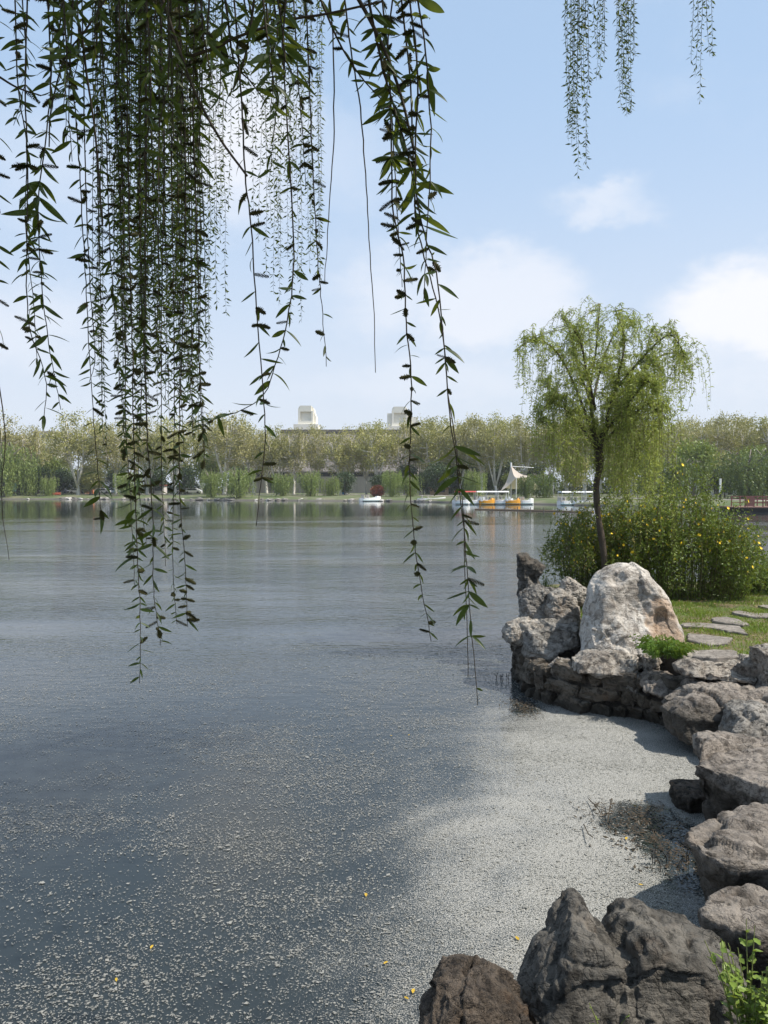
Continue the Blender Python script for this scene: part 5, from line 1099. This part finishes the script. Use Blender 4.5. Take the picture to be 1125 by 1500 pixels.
# thin crossing branches
for pp, d_, r_ in (([(98,-10),(118,45),(127,110),(140,200),(150,330)], 1.9, .0035), ([(-5,110),(25,128),(60,140)], 1.9, .003), ([(235,-10),(258,60),(283,130),(320,200),(362,258)], 1.8, .0045), ([(280,82),(320,68),(345,55),(420,30),(480,20),(560,2)], 1.8, .004), ([(520,-10),(545,35),(570,90),(590,150),(606,220)], 1.8, .005), ([(160,-10),(125,45),(95,85),(75,160),(72,215)], 1.9, .0028)):
    pth = smooth_path([PD(x, y, d_) for x, y in pp], 16); b = MB().tube([p - wb_ for p in pth], list(np.linspace(r_, r_ * .6, 17)), 5); add('branch', mesh_np('branch', b.v, b.f, True), M['twig'], wt_)
def frame_of(d, rs_):
    x = d.normalized(); r = Vector((rs_.uniform(-1, 1), rs_.uniform(-1, 1), rs_.uniform(-.2, 1.2))); y = r.cross(x).normalized(); return Matrix((x, y, x.cross(y))).transposed()
near_leaves.sort(key=lambda a: -a[2] / a[3])
for k, (p, d, L_, dist, so) in enumerate(near_leaves[:300]):
    R_ = frame_of(d, rs); add('leaf', LEAF_ME[k % 5], None, so, p, R_.to_euler(), (L_, L_, L_))
rest = near_leaves[300:]; vv, ffc, base_i = [], [], 0
for var in range(5):
    sel = rest[var::5]
    if not sel: continue
    R_ = np.array([np.array(frame_of(d, rs)) * L_ for p, d, L_, dist, so in sel]); T_ = np.array([list(p) for p, *_ in sel]); lv_, lf_ = LV[var]
    V_ = np.einsum('nij,kj->nki', R_, lv_) + T_[:, None, :]; vv.append(V_.reshape(-1, 3)); ffc.append((lf_[None] + (np.arange(len(sel)) * len(lv_))[:, None, None]).reshape(-1, 3) + base_i); base_i += len(sel) * len(lv_)
fc_, fa_, fl2 = np.array([list(x) for x in far_c]), np.array([list(x) for x in far_a]), np.array(far_l)
v, f = leaf_quads(fc_, fa_, perp(fa_, gs), fl2, fl2 * .30, .2); vv.append(v); ffc.append(f + base_i); base_i += len(v)
# canopy above and behind the view, which shades the hanging twigs
n = 70000; lpz = np.array([list(p - wb_) for p in limb_pts]); k = gs.integers(0, len(lpz), n)
c = lpz[k] + gs.normal(size=(n, 3)) * np.array([.75, .75, .45]) + np.array([.8, -.3, .55]); wz_ = c + np.array(wb_)
okc = (wz_[:, 2] > CAM_H + wz_[:, 1] * .70 + .45) & (wz_[:, 2] > 4.2); c = c[okc]; n = len(c)
a_ = unit(gs.normal(size=(n, 3)) * .6 + np.array([0, 0, -1])); v, f = leaf_quads(c, a_, perp(a_, gs), gs.uniform(.09, .15, n), gs.uniform(.025, .04, n), .2); vv.append(v); ffc.append(f + base_i)
struct(add('foliage', mesh_np('foliage', np.concatenate(vv), np.concatenate(ffc)), M['leaf_near'], wt_), 'stuff')
near_catkins.sort(key=lambda a: -a[2] / a[3])
for p, d, L_, dist, so in near_catkins[:300]:
    R_ = frame_of(d, rs); add('catkin', CATKIN, None, so, p, R_.to_euler(), (L_, L_, L_))
if len(near_catkins) > 300:
    R_ = np.array([np.array(frame_of(d, rs)) * L_ for p, d, L_, *_ in near_catkins[300:]]); T_ = np.array([list(p) for p, *_ in near_catkins[300:]]); cvv = np.array(cv); cff = np.array(cf)
    V_ = (np.einsum('nij,kj->nki', R_, cvv) + T_[:, None, :]).reshape(-1, 3); F_ = (cff[None] + (np.arange(len(T_)) * len(cvv))[:, None, None]).reshape(-1, 3)
    struct(add('small_catkins', mesh_np('small_catkins', V_, F_), M['catkin'], wt_), 'stuff')

# fallen leaves on the lawn
g = np.random.default_rng(19); n = 420; X = g.uniform(3.0, 7.5, n); Y = g.uniform(8.3, 12.6, n); a_ = unit(np.stack([g.normal(size=n), g.normal(size=n), g.normal(0, .3, n)], 1))
v, f = leaf_quads(np.stack([X, Y, np.full(n, LZ + .03)], 1), a_, unit(np.cross(a_, np.array([0, 0, 1.0])) + g.normal(0, .3, (n, 3))), g.uniform(.02, .06, n), g.uniform(.012, .03, n), .2)
o = struct(add('fallen_leaves', mesh_np('fallen_leaves', v, f), leafmat('fallen_leaf', (0.16, 0.09, 0.035), (0.36, 0.25, 0.11), .2, 3.0)), 'stuff'); o["label"] = "scattered dry leaves on the lawn"
# ------------------------------------------------------------------ small things on the water
M['yellow_leaf'] = leafmat('yellow_leaf', (0.50, 0.30, 0.02), (0.62, 0.42, 0.05), .2)
YL = mesh_np('floating_leaf', np.array([(x * 1.0, y * 1.8, abs(y) * .5) for x, y, z in LV[4][0]]), LV[4][1], True); YL.materials.append(M['yellow_leaf'])
spots = [(224,1384,'alone at lower left'),(170,1432,'nearest the bottom left corner'),(536,1308,'alone in mid water'),(562,1412,'left of brown foreground rock, in pair'),(606,1448,'close to the brown rock, upper'),(592,1460,'close to the brown rock, lower'),(760,1377,'left of the crag peak'),(935,1295,'between crag and tawny slab'),(918,1226,'by the dark debris patch'),(985,1213,'near the tawny slab'),(572,1078,'small, far out in the middle'),(600,1076,'small, far out, right one')]
for px, py, lb in spots:
    q = P(px, py, .012); s = rs.uniform(.03, .045); tag(add('floating_leaf', YL, None, None, q, (rs.uniform(-.1, .1), rs.uniform(-.1, .1), rs.uniform(0, 6)), (s, s, s)), 'small yellow leaf floating on the water, ' + lb, 'leaf', 'yellow leaves floating on the water')
g = np.random.default_rng(15); parts_v, parts_f, bi = [], [], 0; cols = []
pos = []
for px, py, rx, ry, k_ in ((940, 1205, .30, .34, 420), (968, 1238, .28, .34, 340), (765, 1035, .16, .34, 300), (1000, 1270, .22, .3, 200), (905, 1195, .4, .25, 90)):
    q = P(px, py, 0); pos.append(np.stack([q.x + g.normal(0, rx * .6, k_), q.y + g.normal(0, ry * .6, k_), np.full(k_, .008) + g.uniform(0, .014, k_)], 1))
pos = np.concatenate(pos); a_ = unit(np.stack([g.normal(size=len(pos)), g.normal(size=len(pos)), g.normal(0, .12, len(pos))], 1)); sd = unit(np.cross(a_, np.array([0, 0, 1.0])) + g.normal(0, .25, (len(pos), 3)))
v, f = leaf_quads(pos, a_, sd, g.uniform(.015, .06, len(pos)), g.uniform(.006, .022, len(pos)), .2)
o = struct(add('floating_debris', mesh_np('floating_debris', v, f), leafmat('dead_leaf', (0.016, 0.013, 0.01), (0.085, 0.06, 0.035), .1, 8.0)), 'stuff'); o["label"] = "dark dead leaves and twig scraps floating by the slabs"
def water_plant(label, px, py, n, H_, seed):
    rg = random.Random(seed); q = P(px, py, 0); o = thing('water_sprouts', label, 'plant', q)
    for i in range(n):
        x, y = rg.uniform(-.13, .13), rg.uniform(-.12, .12); h = H_ * rg.uniform(.5, 1.1); st = MB().tube([(x, y, -.05), (x + rg.uniform(-.01, .01), y, h * .5), (x + rg.uniform(-.03, .03), y, h)], .003, 4).build('stem', M['black'], o)
        for k in range(3):
            s = rg.uniform(.015, .03); add('leaf', LEAF_DARK, None, st, (x, y, h * (.5 + .2 * k)), (rg.uniform(-.4, .4), rg.uniform(-.6, .2), rg.uniform(0, 6)), (s, s, s))
LEAF_DARK = mesh_np('leaf', np.array([(x, y * 2.5, z) for x, y, z in LV[0][0]]), LV[0][1], True); LEAF_DARK.materials.append(plain('dark_sprout', (0.02, 0.022, 0.02), .6))
water_plant('dark thin sprouts standing in water left of the wall', 738, 996, 8, .11, 71); water_plant('dark sprouts in the water beside the tawny slab', 985, 1270, 9, .13, 72)
for pp, lb in (([(862,1170),(872,1180),(879,1189)], 'straight thin twig afloat above debris patch'), ([(890,1205),(892,1190),(895,1172)], 'bent thin twig standing up left of the debris patch'), ([(855,1207),(862,1222),(868,1226)], 'short curved twig left below debris patch')):
    tag(MB().tube([P(x, y, .02 + .02 * k) for k, (x, y) in enumerate(pp)], .004, 5).build('floating_twig', M['twig']), lb, 'twig')
# ------------------------------------------------------------------ spring haze over the lake
hz, t, out = mat('haze_air')
t.l.new(t.new('ShaderNodeVolumePrincipled', {'Color': (0.90, 0.93, 1.0, 1.0), 'Density': 0.00028, 'Anisotropy': 0.2}).outputs[0], out.inputs['Volume'])
struct(MB().quadbox(-2600, 2600, -220, 2620, -1.6, 34.0).build('haze', hz), 'stuff')["label"] = "thin pale spring haze over the lake"
